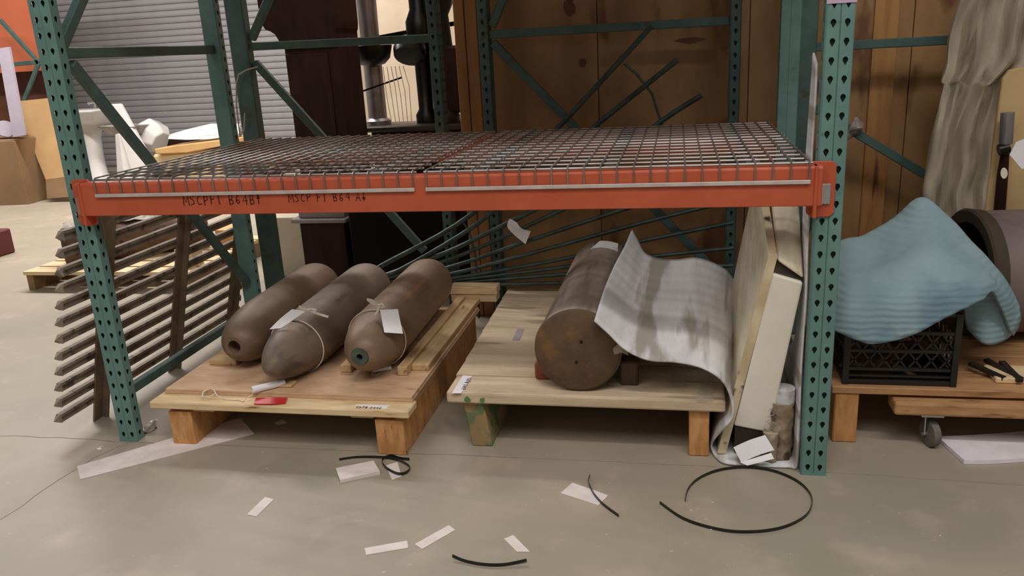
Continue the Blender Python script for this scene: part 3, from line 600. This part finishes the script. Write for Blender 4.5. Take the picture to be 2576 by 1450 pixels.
MB().tube([Yp(x, y, GY+.01) for x, y in ((1570, 160), (1600, 185), (1640, 235), (1670, 330))], .006, 8).build('cross_rod', ironfan, gr, smooth=True)
MB().tube([Yp(x, y, GY+.01) for x, y in ((1165, 560), (1180, 580), (1195, 640), (1200, 720), (1205, 800))], .006, 8).build('cross_rod', ironfan, gr, smooth=True)
MB().tube([Yp(870, 722, GY+.01), Yp(880, 850, GY+.01)], .012, 8).build('foot_bar', ironfan, gr, smooth=True)
one(MB().loft([[Yp(1282, 550, 1.235), Yp(1278, 575, 1.235), Yp(1322, 615, 1.235)], [Yp(1300, 560, 1.225), Yp(1312, 575, 1.22), Yp(1335, 582, 1.235)]], 4, 4), 'paper_tag', 'curled white paper tag hanging among the iron rods in the middle of the bay', 'tag', paper, solid=.0008)

# ------------------------------------------------------------ plywood crate behind
cr = thing('plywood_crate', 'huge brown plywood shipping crate filling the back of the bay', 'crate', (2.2, 2.2, 0))
for x0, x1, dy in ((1.115, 1.695, 0), (1.70, 2.395, 0), (2.40, 3.095, 0), (3.10, 3.9, .0)): B(x0, x1, 1.565+dy, 1.58, .10, 2.9).build('plywood_panel', crate, cr)
B(1.0, 3.9, 1.58, 2.9, .10, 2.9).build('crate_body', crate, cr)
for x0, x1 in ((1.0, 1.052), (1.056, 1.113)): B(x0, x1, 1.545, 1.579, .0, 2.9).build('corner_board', crateE, cr, bevel=.003)
for x0 in (2.93, 3.30): B(x0, x0+.10, 1.55, 1.564, .1, 2.9).build('vertical_batten', crateE, cr)
B(1.115, 3.9, 1.55, 1.7, 0, .10).build('skid', crate, cr)
st_ = M('crate_stain', (98, 60, 36), (112, 74, 44), 12, .6)
for px, py, r1_, r2_ in ((1432, 20, .030, .05), (1465, 158, .02, .026), (1735, 102, .075, .016)):
    p = Yp(px, py, 1.5648); MB().prism([p+Vector((r1_*math.cos(a)*random.uniform(.7, 1.1), 0, r2_*math.sin(a)*random.uniform(.7, 1.1))) for a in [k*.52 for k in range(12)]], (0, .0015, 0)).build('stain', st_, cr)

# ------------------------------------------------------------ behind the bay: cabinet, slab, machine
t = thing('tall_cabinet', 'tall dark mahogany cabinet with a scalloped cornice in front of the roller door', 'cabinet', (-.2, 2.9, 0))
B(-.43, -.055, 2.6, 2.95, 0, 1.62).build('lower_case', mahog, t, bevel=.004)
B(-.425, -.13, 2.588, 2.599, .1, 1.42).build('door', mahog, t, bevel=.004)
pts = [(-.56, 1.72), (-.545, 1.60), (-.53, 1.575), (-.50, 1.565), (-.47, 1.545), (-.45, 1.51), (-.438, 1.47), (-.43, 1.45), (-.055, 1.45), (-.05, 1.50), (-.052, 1.53), (-.04, 1.56), (-.035, 1.60), (-.03, 2.6), (-.56, 2.6)]
MB().prism([(x, 2.57, z) for x, z in pts], (0, .36, 0)).build('upper_case', mahog, t, bevel=.003)
t = thing('stone_topped_chest', 'dark low chest with a grey stone slab top behind the left casing', 'chest', (-.05, 2.2, 0))
B(-.19, .10, 2.02, 2.45, 0, .425).build('chest_body', mahog, t, bevel=.004); B(-.235, .125, 1.99, 2.48, .425, .452).build('slab', marble, t, bevel=.006); B(-.19, .11, 2.02, 2.45, .452, .50).build('slab_block', marble, t, bevel=.004)
one(B(-.60, -.27, 2.3, 2.55, 0, .40), 'cream_cabinet', 'low cream cabinet standing left of the stone-topped chest', 'cabinet', M('cream_cabinet', (214, 200, 176), (202, 188, 164), 3, .6), bevel=.004)
one(B(.16, .90, 1.95, 2.5, 0, .62), 'dark_fill_box', 'black box added to fill the dark gap behind the broadside frame, left of the crate', 'chest', M('dark_fill_black', (28, 20, 17), (20, 15, 13), 4, .7, spec=.15), bevel=.01)  # black box added so the stretch left of the crate stays dark
t = thing('cast_iron_machine', 'dark cast iron machine with a silver column and round pulleys left of the crate', 'machine', (.1, 3.3, 0))
B(-.20, .62, 3.2, 3.6, .84, .88).build('bed', M('machine_bed', (70, 60, 50), (52, 44, 38), 6, .5, .2), t, bevel=.008); B(-.14, .56, 3.24, 3.56, 0, .84).build('pedestal', mahog, t)
MB().lathe([(0, .10), (.03, .10), (.05, .07), (.5, .068), (1.6, .078)], (-.14, 3.4, .88), (0, 0, 1), 24).build('silver_column', chrome, t, smooth=True)
MB().lathe([(0, .02), (.02, .09), (.06, .13), (.14, .15), (.15, .15)], (-.10, 3.30, 1.30), (0, 0, 1), 28).build('pulley_bowl', blackm, t, smooth=True)
MB().lathe([(0, .08), (.06, .08), (.1, .055), (.5, .06), (.62, .10), (.72, .10), (.8, .065), (1.6, .07)], (.24, 3.42, .88), (0, 0, 1), 24).build('black_column', blackm, t, smooth=True)
MB().lathe([(0, .08), (.05, .08), (.12, .05), (.55, .06), (.75, .045), (.82, .08), (.9, .09), (.98, .05), (1.4, .05)], (.43, 3.36, .88), (0, 0, 1), 24).build('black_column', blackm, t, smooth=True)
MB().lathe([(0, .11), (.05, .12), (.1, .11)], (.18, 3.3, 1.36), (0, .6, .8), 24).build('hand_wheel', blackm, t, smooth=True)
B(.33, .62, 3.3, 3.5, 0.95, 1.42).build('gear_box', mahog, t, bevel=.02)
MB().bar((-.2, 3.25, 1.13), (.14, 3.22, 1.22), .012, .012).build('lever', blackm, t)
MB().bar((-.16, 3.5, 1.5), (.55, 3.5, 1.58), .03, .03).build('lever', blackm, t)
b = MB()
for k in range(6): b.tube([(.02+.03*k, 3.18, 1.30), (.03+.035*k, 3.17, 1.1+.03*(k % 3)), (.05+.03*k, 3.17, .9)], .003, 5)
b.build('string', cord, t)
for lb, x0, x1, z0, z1, y, m in (('tall white wrapped panel standing behind the silver machine column', -.75, -.05, 0, 2.6, 5.2, M('white_wrap', (232, 214, 190), (216, 196, 170), 3, .6)), ('tall salmon panel standing behind the machine near the crate', .0, .9, 1.35, 2.6, 5.6, orangew)):
    if z0:
        t = thing('salmon_board', lb, 'board', ((x0+x1)/2, y, 0), 'tall panels behind the machine'); B(x0, x1, y, y+.05, z0, z1).build('face', m, t); B(x0, x1, y, y+.05, 0, z0).build('lower_face', mahog, t)
    else: one(B(x0, x1, y, y+.05, z0, z1), 'wrapped_board', lb, 'board', m, 'tall panels behind the machine')
one(MB().tube([Yp(648, 168, 1.33), Yp(620, 176, 1.33), Yp(600, 188, 1.33), Yp(594, 215, 1.33), Yp(595, 270, 1.33), Yp(604, 345, 1.33), Yp(614, 325, 1.33), Yp(616, 285, 1.33)], .004, 8), 'grey_cord', 'pale cord looped over the smooth teal post', 'cord', M('pale_cord', (190, 178, 160)), smooth=True)

# ------------------------------------------------------------ far left
t = thing('wooden_pallet', 'low pine pallet on the open floor behind the iron fence panel', 'pallet', (-1.6, 2.4, 0))
for k in range(7): B(-2.18, -.95, 1.95+.15*k, 2.07+.15*k, .105, .128).build('deck_board', pine, t)
for x0 in (-2.17, -1.6, -1.0): B(x0, x0+.05, 1.96, 2.98, 0, .104).build('stringer', cardd, t)
c = thing('iron_drum', 'rough brown iron drum lying on the far pallet behind the fence', 'drum', (-1.5, 2.35, .128))
DC = Yp(160, 617, 2.12); DA = Vector((.80, .60, 0)); DR = .128; DC.z = .129+DR
MB().lathe([(0, DR-.008), (.02, DR), (.9, DR), (.92, DR-.01)], DC, DA, 40).build('drum_body', M('rough_brown_iron', (112, 84, 64), (84, 64, 50), 9, .8, .1, .7, c3=(60, 46, 38), s3=14, t3=.6), c, smooth=True)
MB().lathe([(-.004, .001), (-.004, DR-.012), (.003, DR-.006)], DC, DA, 40, caps=False).build('drum_end', M('drum_end', (140, 108, 84), (118, 88, 68), 10, .8, 0, .5), c, smooth=True)
MB().loft([[DC+DA*t_+Vector((-.06*k_+.03, .08*k_-.04, DR+.015-.02*abs(k_-1))) for t_ in (.02, .3, .6)] for k_ in (0, 1, 2)], 10, 6, .02, 14).build('wire_mesh', M('grey_wire', (150, 140, 130), (100, 90, 82), 30, .6, .4), c, solid=.004)
one(B(-1.10, -.98, 2.05, 2.17, .128, .25), 'wood_block', 'pine block at the right end of the far pallet', 'block', pine)
for k, (x, y, z) in enumerate(((-1.15, 2.62, .128), )):
    one(B(x, x+.16, y, y+.2, z, z+.12), 'wood_block', 'tan block behind the drum on the far pallet', 'block', tanw)
one(B(-3.42, -3.21, 2.6, 3.0, 0, .20), 'red_box', 'dark red box cut by the left picture edge on the open floor', 'box', M('dark_red', (96, 40, 36)), bevel=.01)
# boxes
t = thing('cardboard_box', 'large cardboard box at the left picture edge by the roller door', 'box', (-5.2, 5.4, 0))
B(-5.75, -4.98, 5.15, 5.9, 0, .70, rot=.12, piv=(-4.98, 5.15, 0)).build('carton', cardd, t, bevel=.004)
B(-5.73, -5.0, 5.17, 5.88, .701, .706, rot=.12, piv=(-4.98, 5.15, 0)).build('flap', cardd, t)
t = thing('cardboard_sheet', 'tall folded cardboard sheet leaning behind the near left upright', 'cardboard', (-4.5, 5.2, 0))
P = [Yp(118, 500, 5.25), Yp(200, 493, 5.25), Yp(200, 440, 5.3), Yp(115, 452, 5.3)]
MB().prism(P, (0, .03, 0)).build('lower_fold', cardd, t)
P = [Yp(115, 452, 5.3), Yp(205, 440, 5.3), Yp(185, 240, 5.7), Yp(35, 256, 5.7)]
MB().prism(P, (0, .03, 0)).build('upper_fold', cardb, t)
one(MB().prism([Yp(33, 345, 5.15), Yp(62, 340, 5.15), Yp(22, 118, 5.5), Yp(-6, 122, 5.5)], (0, .03, 0)), 'lilac_board', 'pale lilac board leaning on the large cardboard box', 'board', lilac)
one(MB().loft([[Yp(-20, 345, 5.3), Yp(20, 342, 5.3), Yp(62, 335, 5.3)], [Yp(-20, 310, 5.5), Yp(10, 306, 5.5), Yp(60, 322, 5.5)]], 6, 6, .03, 8), 'torn_wrap', 'torn pale wrap lying on top of the large cardboard box', 'wrap', lilac, solid=.01)
t = thing('salmon_rack_bay', 'salmon panelled rack bay with green braces in the far left corner', 'rack', (-6.3, 6.7, 0))
B(-7.6, -5.70, 6.7, 6.75, 1.42, 2.9).build('salmon_panel', orangew, t); B(-5.70, -5.62, 6.66, 6.72, .0, 2.9).build('pale_post', M('pink_post', (214, 160, 146)), t)
B(-7.6, -5.68, 6.95, 7.0, .6, 1.42).build('brown_board', M('brown_board', (104, 62, 40), (88, 50, 32), 3), t)
brace(t, Yp(0, 50, 6.5), Yp(98, 158, 6.5), 'diagonal_brace', w_=.03, h=.05); brace(t, Yp(0, 165, 6.5), Yp(98, 156, 6.5), 'horizontal_brace', w_=.03, h=.05); brace(t, Yp(98, 158, 6.5), Yp(60, 255, 6.5), 'diagonal_brace', w_=.03, h=.05)
# sanitary ware
t = thing('pedestal_sink', 'white porcelain pedestal sink beside the near left upright', 'sink', (-5.3, 6.75, 0))
MB().lathe([(0, .17), (.05, .16), (.1, .11), (.3, .10), (.55, .11), (.66, .14), (.72, .18)], (-5.3, 6.75, 0), (0, 0, 1), 28).build('pedestal', porc, t, smooth=True)
MB().hexa([(-5.53, 6.55, .72), (-5.07, 6.55, .72), (-5.07, 6.95, .72), (-5.53, 6.95, .72), (-5.63, 6.45, .92), (-4.95, 6.45, .92), (-4.95, 6.95, .92), (-5.63, 6.95, .92)]).build('basin', porc, t, bevel=.03, seg=3)
tp = MB().tube([(-5.25, 6.85, .92), (-5.25, 6.85, 1.0), (-5.25, 6.75, .99)], .018, 8).build('tap', steel, t, smooth=True)
def hexp(px, base, top, z0, z1, y): return MB().lathe([(0, base), (z1-z0, top)], (px, y, z0), (0, 0, 1), 6)
t = thing('tapered_pedestal', 'white ribbed tapered pedestal standing right of the pedestal sink', 'pedestal', (-4.6, 6.6, 0))
MB().lathe([(0, .25), (.04, .24), (.06, .2), (.62, .13)], (-4.68, 6.6, 0), (0, 0, 1), 8).build('shaft', porc, t, bevel=.01)
MB().hexa([(-4.86, 6.5, .62), (-4.5, 6.5, .60), (-4.5, 6.8, .60), (-4.86, 6.8, .62), (-4.95, 6.45, .72), (-4.45, 6.45, .70), (-4.45, 6.85, .70), (-4.95, 6.85, .72)]).build('head', M('grey_marble', (130, 118, 112), (190, 182, 176), 6, .4), t)
one(MB().hexa([(-4.5, 6.35, .0), (-4.12, 6.35, .0), (-4.12, 6.42, .0), (-4.5, 6.42, .0), (-4.75, 6.5, .98), (-4.62, 6.5, .98), (-4.62, 6.56, .98), (-4.75, 6.56, .98)]), 'white_slab', 'white triangular porcelain slab leaning against the tapered pedestal', 'slab', porc, bevel=.01)
t = thing('octagonal_basin', 'upturned white octagonal basin left of the bathtub', 'basin', (-4.1, 6.9, 0))
MB().lathe([(0, .20), (.02, .22), (.2, .22), (.3, .15)], Yp(368, 335, 6.9), Vector((.9, -.3, -.45)), 8).build('bowl', porc, t, bevel=.01); MB().box(-4.40, -4.0, 6.9, 7.1, 0, .5).build('stand', mahog, t)
t = thing('bathtub', 'white bathtub lid on a tan wooden rim by the roller door', 'bathtub', (-3.4, 6.3, 0))
MB().prism([Yp(423, 350, 6.1), Yp(470, 352, 6.05), Yp(530, 350, 6.05), Yp(600, 338, 6.05), Yp(604, 318, 6.1), Yp(530, 318, 6.4), Yp(470, 332, 6.3), Yp(426, 345, 6.2)], (0, .02, .03)).build('white_lid', porc, t, bevel=.01)
MB().prism([Yp(387, 375, 6.0), Yp(450, 365, 6.0), Yp(610, 345, 6.0), Yp(612, 358, 6.0), Yp(470, 385, 6.0), Yp(392, 388, 6.0)], (0, .55, .0)).build('wooden_rim', tanw, t, bevel=.01)
MB().hexa([(-3.85, 6.1, 0), (-2.6, 6.1, 0), (-2.6, 6.6, 0), (-3.85, 6.6, 0), (-4.0, 6.05, .40), (-2.6, 6.05, .47), (-2.6, 6.6, .47), (-4.0, 6.6, .40)]).build('tub', M('cream_tub', (232, 208, 160), (222, 194, 144), 3, .5), t, bevel=.03)

# ------------------------------------------------------------ right side
p3 = thing('wooden_pallet', 'brown pallet right of the near right upright carrying the milk crate', 'pallet', (3.1, .7, 0))
for k in range(5): B(2.60, 3.95, .235+.16*k, .385+.16*k, .186, .212).build('deck_board', M('brown_deck', (190, 144, 98), (164, 120, 80), 3, .7, 0, .1, (2, 12, 12), c3=(136, 98, 64), s3=3, t3=.64), p3, bevel=.003)
for x0 in (2.612, 3.85): B(x0, x0+.078, .24, 1.02, 0, .1855).build('runner', block, p3, bevel=.004)
dl = thing('furniture_dolly', 'wooden dolly on casters pushed under the brown pallet', 'dolly', (3.2, .5, 0))
MB().box(2.795, 3.6, .20, .30, .127, .176).build('deck_plank', M('dolly_plank', (190, 146, 100), (164, 120, 78), 3, .7, 0, .1, (2, 12, 12), c3=(130, 94, 60), s3=4, t3=.66), dl, bevel=.01, seg=2)
B(2.795, 3.6, .72, .82, .127, .176).build('deck_plank', MATS['dolly_plank'], dl, bevel=.01); B(2.84, 2.92, .30, .72, .135, .17).build('side_rail', MATS['dolly_plank'], dl)
for x, y in ((2.915, .245), (3.5, .245), (2.915, .77)):
    c = MB().lathe([(-.014, .03), (-.012, .046), (.012, .046), (.014, .03)], (x+.012, y, .046), (.96, .28, 0), 28).build('caster_wheel', rubber, dl, smooth=True)
    b = MB(); b.box(x-.03, x+.04, y-.03, y+.03, .118, .1268); b.bar((x-.012, y-.005, .046), (x-.012, y, .118), .004, .03); b.bar((x+.036, y+.01, .046), (x+.036, y+.01, .118), .004, .03); b.lathe([(-.03, .006), (.03, .006)], (x+.012, y, .046), (.96, .28, 0), 10); b.build('caster_fork', steel, c)
one(MB().loft([[Zp(2358, 1103, .008), Zp(2425, 1163, .008)], [Zp(2470, 1098, .008), Zp(2500, 1163, .008)], [Zp(2640, 1085, .008), Zp(2660, 1152, .008)]], 4, 4), 'foam_pad', 'white foam pad on the floor beside the caster at the right picture edge', 'foam', M('bright_foam', (240, 232, 238), (228, 220, 226), 12, .9), solid=.014)
mc = thing('milk_crate', 'black lattice milk crate under the blue moving blanket', 'crate', (2.82, .44, .212))
x0, x1, y0, y1, z0 = 2.645, 2.985, .265, .60, .213
def side(ax_):
    b = MB()
    def pt(s, z): 
        return {'f': Vector((x0+(x1-x0)*s, y0, z)), 'b': Vector((x0+(x1-x0)*s, y1, z)), 'l': Vector((x0, y0+(y1-y0)*s, z)), 'r': Vector((x1, y0+(y1-y0)*s, z))}[ax_]
    u = (0, 1, 0) if ax_ in 'fb' else (1, 0, 0)
    for z, h in ((.222, .018), (.245, .006), (.27, .010), (.335, .010), (.40, .010), (.465, .012)): b.bar(pt(0, z), pt(1, z), .012, h)
    n = 7
    for za, zb in ((.27, .335), (.335, .40)):
        for k in range(n):
            b.bar(pt(k/n, za), pt((k+1)/n, zb), .006, .005, up=u); b.bar(pt(k/n, zb), pt((k+1)/n, za), .006, .005, up=u)
    return b
for s_ in 'fblr': side(s_).build('lattice_side', plastic, mc)
for x, y in ((x0, y0), (x1, y0), (x0, y1), (x1, y1)): B(x-.01, x+.01, y-.01, y+.01, z0, .47).build('corner_post', plastic, mc)
B(x0, x1, y0, y1, z0, z0+.006).build('crate_floor', plastic, mc)
b = MB(); random.seed(5)
for k in range(26):
    p = Vector((random.uniform(2.68, 2.95), random.uniform(.30, .55), random.uniform(.24, .36))); d = Vector((random.uniform(-1, 1), random.uniform(-1, 1), random.uniform(-.6, .6))).normalized()*.05; b.tube([p-d, p+d], .009, 6)
one(b, 'scrap_pile', 'brown scraps seen through the lattice of the milk crate', 'scraps', M('brown_scraps', (120, 84, 50), (80, 60, 40), 9), kind='stuff')
R0 = [(2090, 615, .58), (2130, 600, .58), (2165, 598, .58), (2200, 582, .58), (2255, 548, .58), (2310, 508, .56), (2345, 514, .55), (2400, 565, .52), (2450, 615, .50), (2510, 690, .48), (2560, 775, .46)]
R1 = [(2085, 680, .42), (2130, 650, .44), (2165, 648, .44), (2205, 640, .44), (2265, 612, .44), (2320, 585, .44), (2365, 595, .42), (2420, 636, .40), (2470, 672, .38), (2525, 730, .38), (2566, 800, .42)]
R2_ = [(2085, 760, .30), (2125, 740, .26), (2165, 742, .25), (2215, 735, .25), (2270, 720, .25), (2330, 700, .26), (2380, 696, .26), (2430, 700, .27), (2475, 708, .28), (2512, 735, .32), (2560, 815, .40)]
R3_ = [(2088, 826, .23), (2120, 840, .21), (2155, 856, .20), (2190, 866, .20), (2250, 858, .20), (2310, 833, .21), (2370, 803, .22), (2420, 778, .23), (2465, 757, .25), (2500, 740, .29), (2545, 842, .40)]
Rb = [(x, y+60, .66) for x, y, _ in R0]
bl = thing('moving_blanket', 'quilted pale blue moving blanket heaped over the black milk crate', 'blanket', (2.85, .4, .45))
MB().loft([[Yp(*p) for p in r] for r in (Rb, R0, R1, R2_, R3_)], 5, 7, .012, 9).build('blanket_top', blanket, bl, smooth=True, solid=.012)
MB().loft([[Yp(*p) for p in r] for r in ([(2420, 740, .36), (2470, 720, .34), (2512, 735, .34), (2555, 800, .40)], [(2425, 790, .38), (2475, 790, .36), (2520, 800, .38), (2553, 820, .42)], [(2435, 825, .40), (2478, 868, .36), (2520, 855, .40), (2545, 838, .44)])], 5, 5, .008, 9).build('blanket_flap', blanket, bl, smooth=True, solid=.012)
pp = thing('large_pipe', 'large grey pipe with a dark flanged mouth lying behind the blue blanket', 'pipe', (3.5, .8, .212))
PC = Vector((3.17, .80, .46))
MB().lathe([(.02, .235), (1.2, .235)], PC, (1, .12, 0), 56, caps=False).build('pipe_wall', M('violet_grey_pipe', (128, 112, 108), (110, 94, 92), 3, .6, 0, .1, c3=(90, 74, 76), s3=3, t3=.62), pp, smooth=True)
MB().lathe([(.04, .24), (-.004, .246), (-.012, .238), (-.008, .195), (.5, .19), (.5, .001)], PC, (1, .12, 0), 56, caps=False).build('flange', M('dark_pipe_mouth', (70, 56, 42), (54, 42, 32), 8, .7), pp, smooth=True)
ds = thing('dust_sheet', 'pale dust sheet hanging in folds over a tall object right of the crate', 'sheet', (3.3, 1.1, .5))
rows = []
for (yl, xl, xr) in ((-40, 2432, 2640), (60, 2398, 2640), (150, 2378, 2620), (198, 2370, 2560), (218, 2378, 2530), (330, 2350, 2515), (440, 2325, 2505), (500, 2318, 2495), (560, 2330, 2480)):
    r = [Yp(xl+(xr-xl)*k/8, yl+(6 if k % 2 else 0), 1.10+.035*math.sin(k*2.1+yl*.004)) for k in range(9)]; r.insert(0, r[0]+Vector((.10, .22, 0))); rows.append(r)
MB().loft(rows, 4, 5, .02, 7).build('cloth', cloth, ds, smooth=True, solid=.004)
one(MB().box(3.36, 3.75, 1.22, 1.34, .212, 1.9), 'covered_post', 'tall timber box hidden under the dust sheet', 'timber', crate)
P = [Yp(2476, 560, 1.06), Yp(2515, 250, 1.06), Yp(2522, 200, 1.06), Yp(2540, 176, 1.06), Yp(2570, 170, 1.06), Yp(2640, 172, 1.06), Yp(2640, 560, 1.06)]
one(MB().prism(P, (0, .025, 0)), 'beige_board', 'beige round-cornered board standing in front of the dust sheet', 'board', beige, bevel=.004)
t = thing('table_leg', 'dark stand with a chrome tube in front of the beige board', 'stand', Yp(2530, 540, .9))
MB().tube([Yp(2530, 362, 1.0), Yp(2535, 283, 1.0)], .024, 16).build('chrome_tube', chrome, t, smooth=True)
MB().tube([Yp(2512, 560, 1.05), Yp(2522, 440, 1.03), Yp(2530, 370, 1.0)], [.022, .02, .014], 12).build('dark_leg', mahog, t, smooth=True)
MB().tube([Yp(2512, 378, .99), Yp(2538, 372, .99)], .022, 12).build('clamp', blackm, t, smooth=True)
one(MB().prism([Yp(2540, 390, .86), Yp(2556, 358, .86), Yp(2590, 345, .86), Yp(2600, 420, .86), Yp(2570, 425, .86)], (0, .004, 0)), 'paper_tag', 'large white paper tag at the right picture edge beside the chrome tube', 'tag', paper)
one(MB().prism([Yp(2526+9*math.cos(a), 436+14*math.sin(a), .86) for a in [k*.524 for k in range(12)]], (0, .002, 0)), 'oval_tag', 'small oval tag hanging below the chrome tube', 'tag', cord)
b = MB(); random.seed(2); 
for k in range(3): a = Zp(2440+40*k, 905+10*random.random(), .24); b.bar(a, a+Vector((random.uniform(-.02, .08), -.10-random.random()*.06, -.012)), .02, .012)
for v in b.v: v.z = max(v.z, .214)
one(b, 'dark_scrap', 'dark broken pieces on the brown pallet right of the milk crate', 'scrap', M('dark_scrap', (44, 32, 24), (30, 22, 18), 8), kind='stuff')
one(B(3.13, 3.6, .30, .42, .2125, .232), 'timber_plank', 'light plank lying on the brown pallet under the pipe', 'plank', pine, bevel=.003)
one(MB().loft([[Yp(2130, 330, 1.37), Yp(2150, 295, 1.37), Yp(2170, 310, 1.37)], [Yp(2125, 350, 1.33), Yp(2145, 320, 1.32), Yp(2172, 325, 1.33)], [Yp(2130, 355, 1.37), Yp(2150, 345, 1.37), Yp(2165, 332, 1.37)]], 6, 6, .008, 40), 'film_knot', 'knot of clear film behind the near right upright', 'film', clear, solid=.001)

# ------------------------------------------------------------ things on the floor
paper_quad('long pale foam strip on the floor running under the left pallet', [(194, 1174), (202, 1207), (640, 1092), (604, 1052)], .0015, 'foam_strip', foamf, .002, 'foam')
paper_quad('thick pale foam offcut on the floor below the black strap loop', [(845, 1182), (856, 1212), (956, 1190), (940, 1163)], .006, 'foam_offcut', foamf, .012, 'foam')
TP = 'torn pieces of tape on the floor'
for lb, pts in (('small tape scrap inside the black strap loop', [(970, 1172), (986, 1208), (1010, 1199), (1000, 1163)]), ('short tape scrap alone on the left part of the floor', [(621, 1295), (645, 1300), (689, 1257), (667, 1251)]),
                ('lower left of the two neighbouring tape strips near the front', [(917, 1380), (921, 1397), (1027, 1379), (1024, 1361)]), ('slanted tape strip right of its neighbour near the front', [(1043, 1370), (1062, 1382), (1145, 1334), (1129, 1322)]),
                ('curled tape scrap just above the short black strap at the front', [(1268, 1356), (1300, 1389), (1333, 1389), (1291, 1347)]), ('tape strip lying under the curved black tie', [(1410, 1241), (1505, 1272), (1530, 1247), (1440, 1215)])):
    paper_quad(lb, pts, .001, 'tape_piece', papert, .001, 'tape', TP)
def cr2(P, n=8):
    Q = []
    for j in range(len(P)-1):
        for k in range(n):
            tt = k/n; a, b_, c_, d_ = P[max(j-1, 0)], P[j], P[j+1], P[min(j+2, len(P)-1)]; Q.append(.5*((2*b_)+(c_-a)*tt+(2*a-5*b_+4*c_-d_)*tt*tt+(3*b_-a-3*c_+d_)*tt**3))
    return Q+[P[-1]]
SG = 'black straps on the floor'
def strap(label, pts, z=.006, w_=.0015, h=.010, name='plastic_strap'):
    return one(MB().path(cr2([Zp(*p[:2], p[2] if len(p) > 2 else z) for p in pts]), w_, h), name, label, 'strap', strapm, SG)
ring = [(1724, 1260), (1732, 1230), (1760, 1203), (1810, 1183), (1875, 1176), (1940, 1184), (1995, 1205), (2030, 1232), (2043, 1262), (2030, 1295), (1985, 1322), (1925, 1336), (1850, 1338), (1780, 1326), (1715, 1303), (1660, 1265)]
strap('big open ring of black strap on the floor before the near right upright', ring)
strap('short black tie with a curled end lying across a tape strip', [(1484, 1197, .012), (1481, 1208, .012), (1483, 1222), (1495, 1245), (1518, 1270), (1556, 1298)])
strap('short curved black strap at the bottom edge of the floor', [(1138, 1399, .012), (1170, 1412), (1220, 1421), (1270, 1421), (1325, 1410, .012)])
strap('black strap twisted into a small loop before the left pallet foot', [(853, 1157, .004), (900, 1151, .004), (960, 1151, .006), (1000, 1157, .008), (1025, 1170, .010), (1031, 1180, .008), (1020, 1190, .008), (1000, 1192, .008), (975, 1180, .008), (962, 1165, .008), (965, 1153, .012), (985, 1147, .012), (1005, 1153, .010), (1030, 1156, .006)])
strap('tiny twist of dark wire at the right foot of the left pallet', [(1000, 1140, .004), (1006, 1130, .02), (1012, 1134, .018), (1018, 1131, .02), (1025, 1140, .012), (1026, 1147, .003)], w_=.001, h=.003, name='wire_twist')
MATS['joint_filler']
wv = MB()
for k in range(3): wv.tube(cr2([Vector((.07+.02*k, .45-.05*k, .004)), Vector((.10, .62+.04*k, .03)), Vector((.05, .75, .035)), Vector((.09+.01*k, .85, .008))]), .0015, 5)
one(wv, 'loose_wire', 'loose thin wire curled on the floor left of the left pallet', 'wire', galv, smooth=True)

one(MB().loft([[Zp(360, 1092, .004), Zp(378, 1086, .004), Zp(392, 1082, .004)], [Zp(362, 1078, .02), Zp(378, 1070, .03), Zp(390, 1066, .015)], [Zp(366, 1066, .004), Zp(380, 1060, .006), Zp(394, 1056, .004)]], 7, 7, .008, 60), 'film_scrap', 'scrap of crumpled clear film at the foot of the near left upright', 'film', clear, smooth=True)
one(MB().bar(Zp(362, 1092, .003), Zp(394, 1076, .003), .004, .004), 'dark_stick', 'thin dark stick on the floor beside the near left upright foot', 'stick', strapm)
paper_quad('pale scrap on the floor in the shade under the left pallet', [(690, 1064), (700, 1070), (722, 1064), (712, 1056)], .002, 'paper_scrap', papert, .001, 'paper', 'small scraps on the floor')
paper_quad('tiny white scrap beside the floor crack left of the foam strip', [(242, 1129), (248, 1134), (257, 1131), (252, 1126)], .002, 'paper_scrap', papert, .001, 'paper', 'small scraps on the floor')
b = MB(); random.seed(11)
for k in range(70):
    x, y = random.uniform(-.2, 3.1), random.uniform(-1.15, -.02); r = random.uniform(.001, .0032)
    b.prism([(x+r*math.cos(a)*random.uniform(.6, 1.2), y+r*math.sin(a)*random.uniform(.6, 1.2), .0002) for a in (0, 1.2, 2.5, 3.7, 5)], (0, 0, .0012))
one(b, 'floor_crumbs', 'tiny pale crumbs scattered over the front of the floor', 'crumbs', papert, kind='stuff')

one(MB().loft([[Yp(1542, 878, .09), Yp(1560, 866, .085), Yp(1578, 884, .09)], [Yp(1545, 892, .10), Yp(1562, 888, .09), Yp(1580, 894, .10)]], 7, 7, .006, 60), 'film_scrap', 'scrap of clear film caught between the steel cylinder and the foam sheet', 'film', tapem, smooth=True)
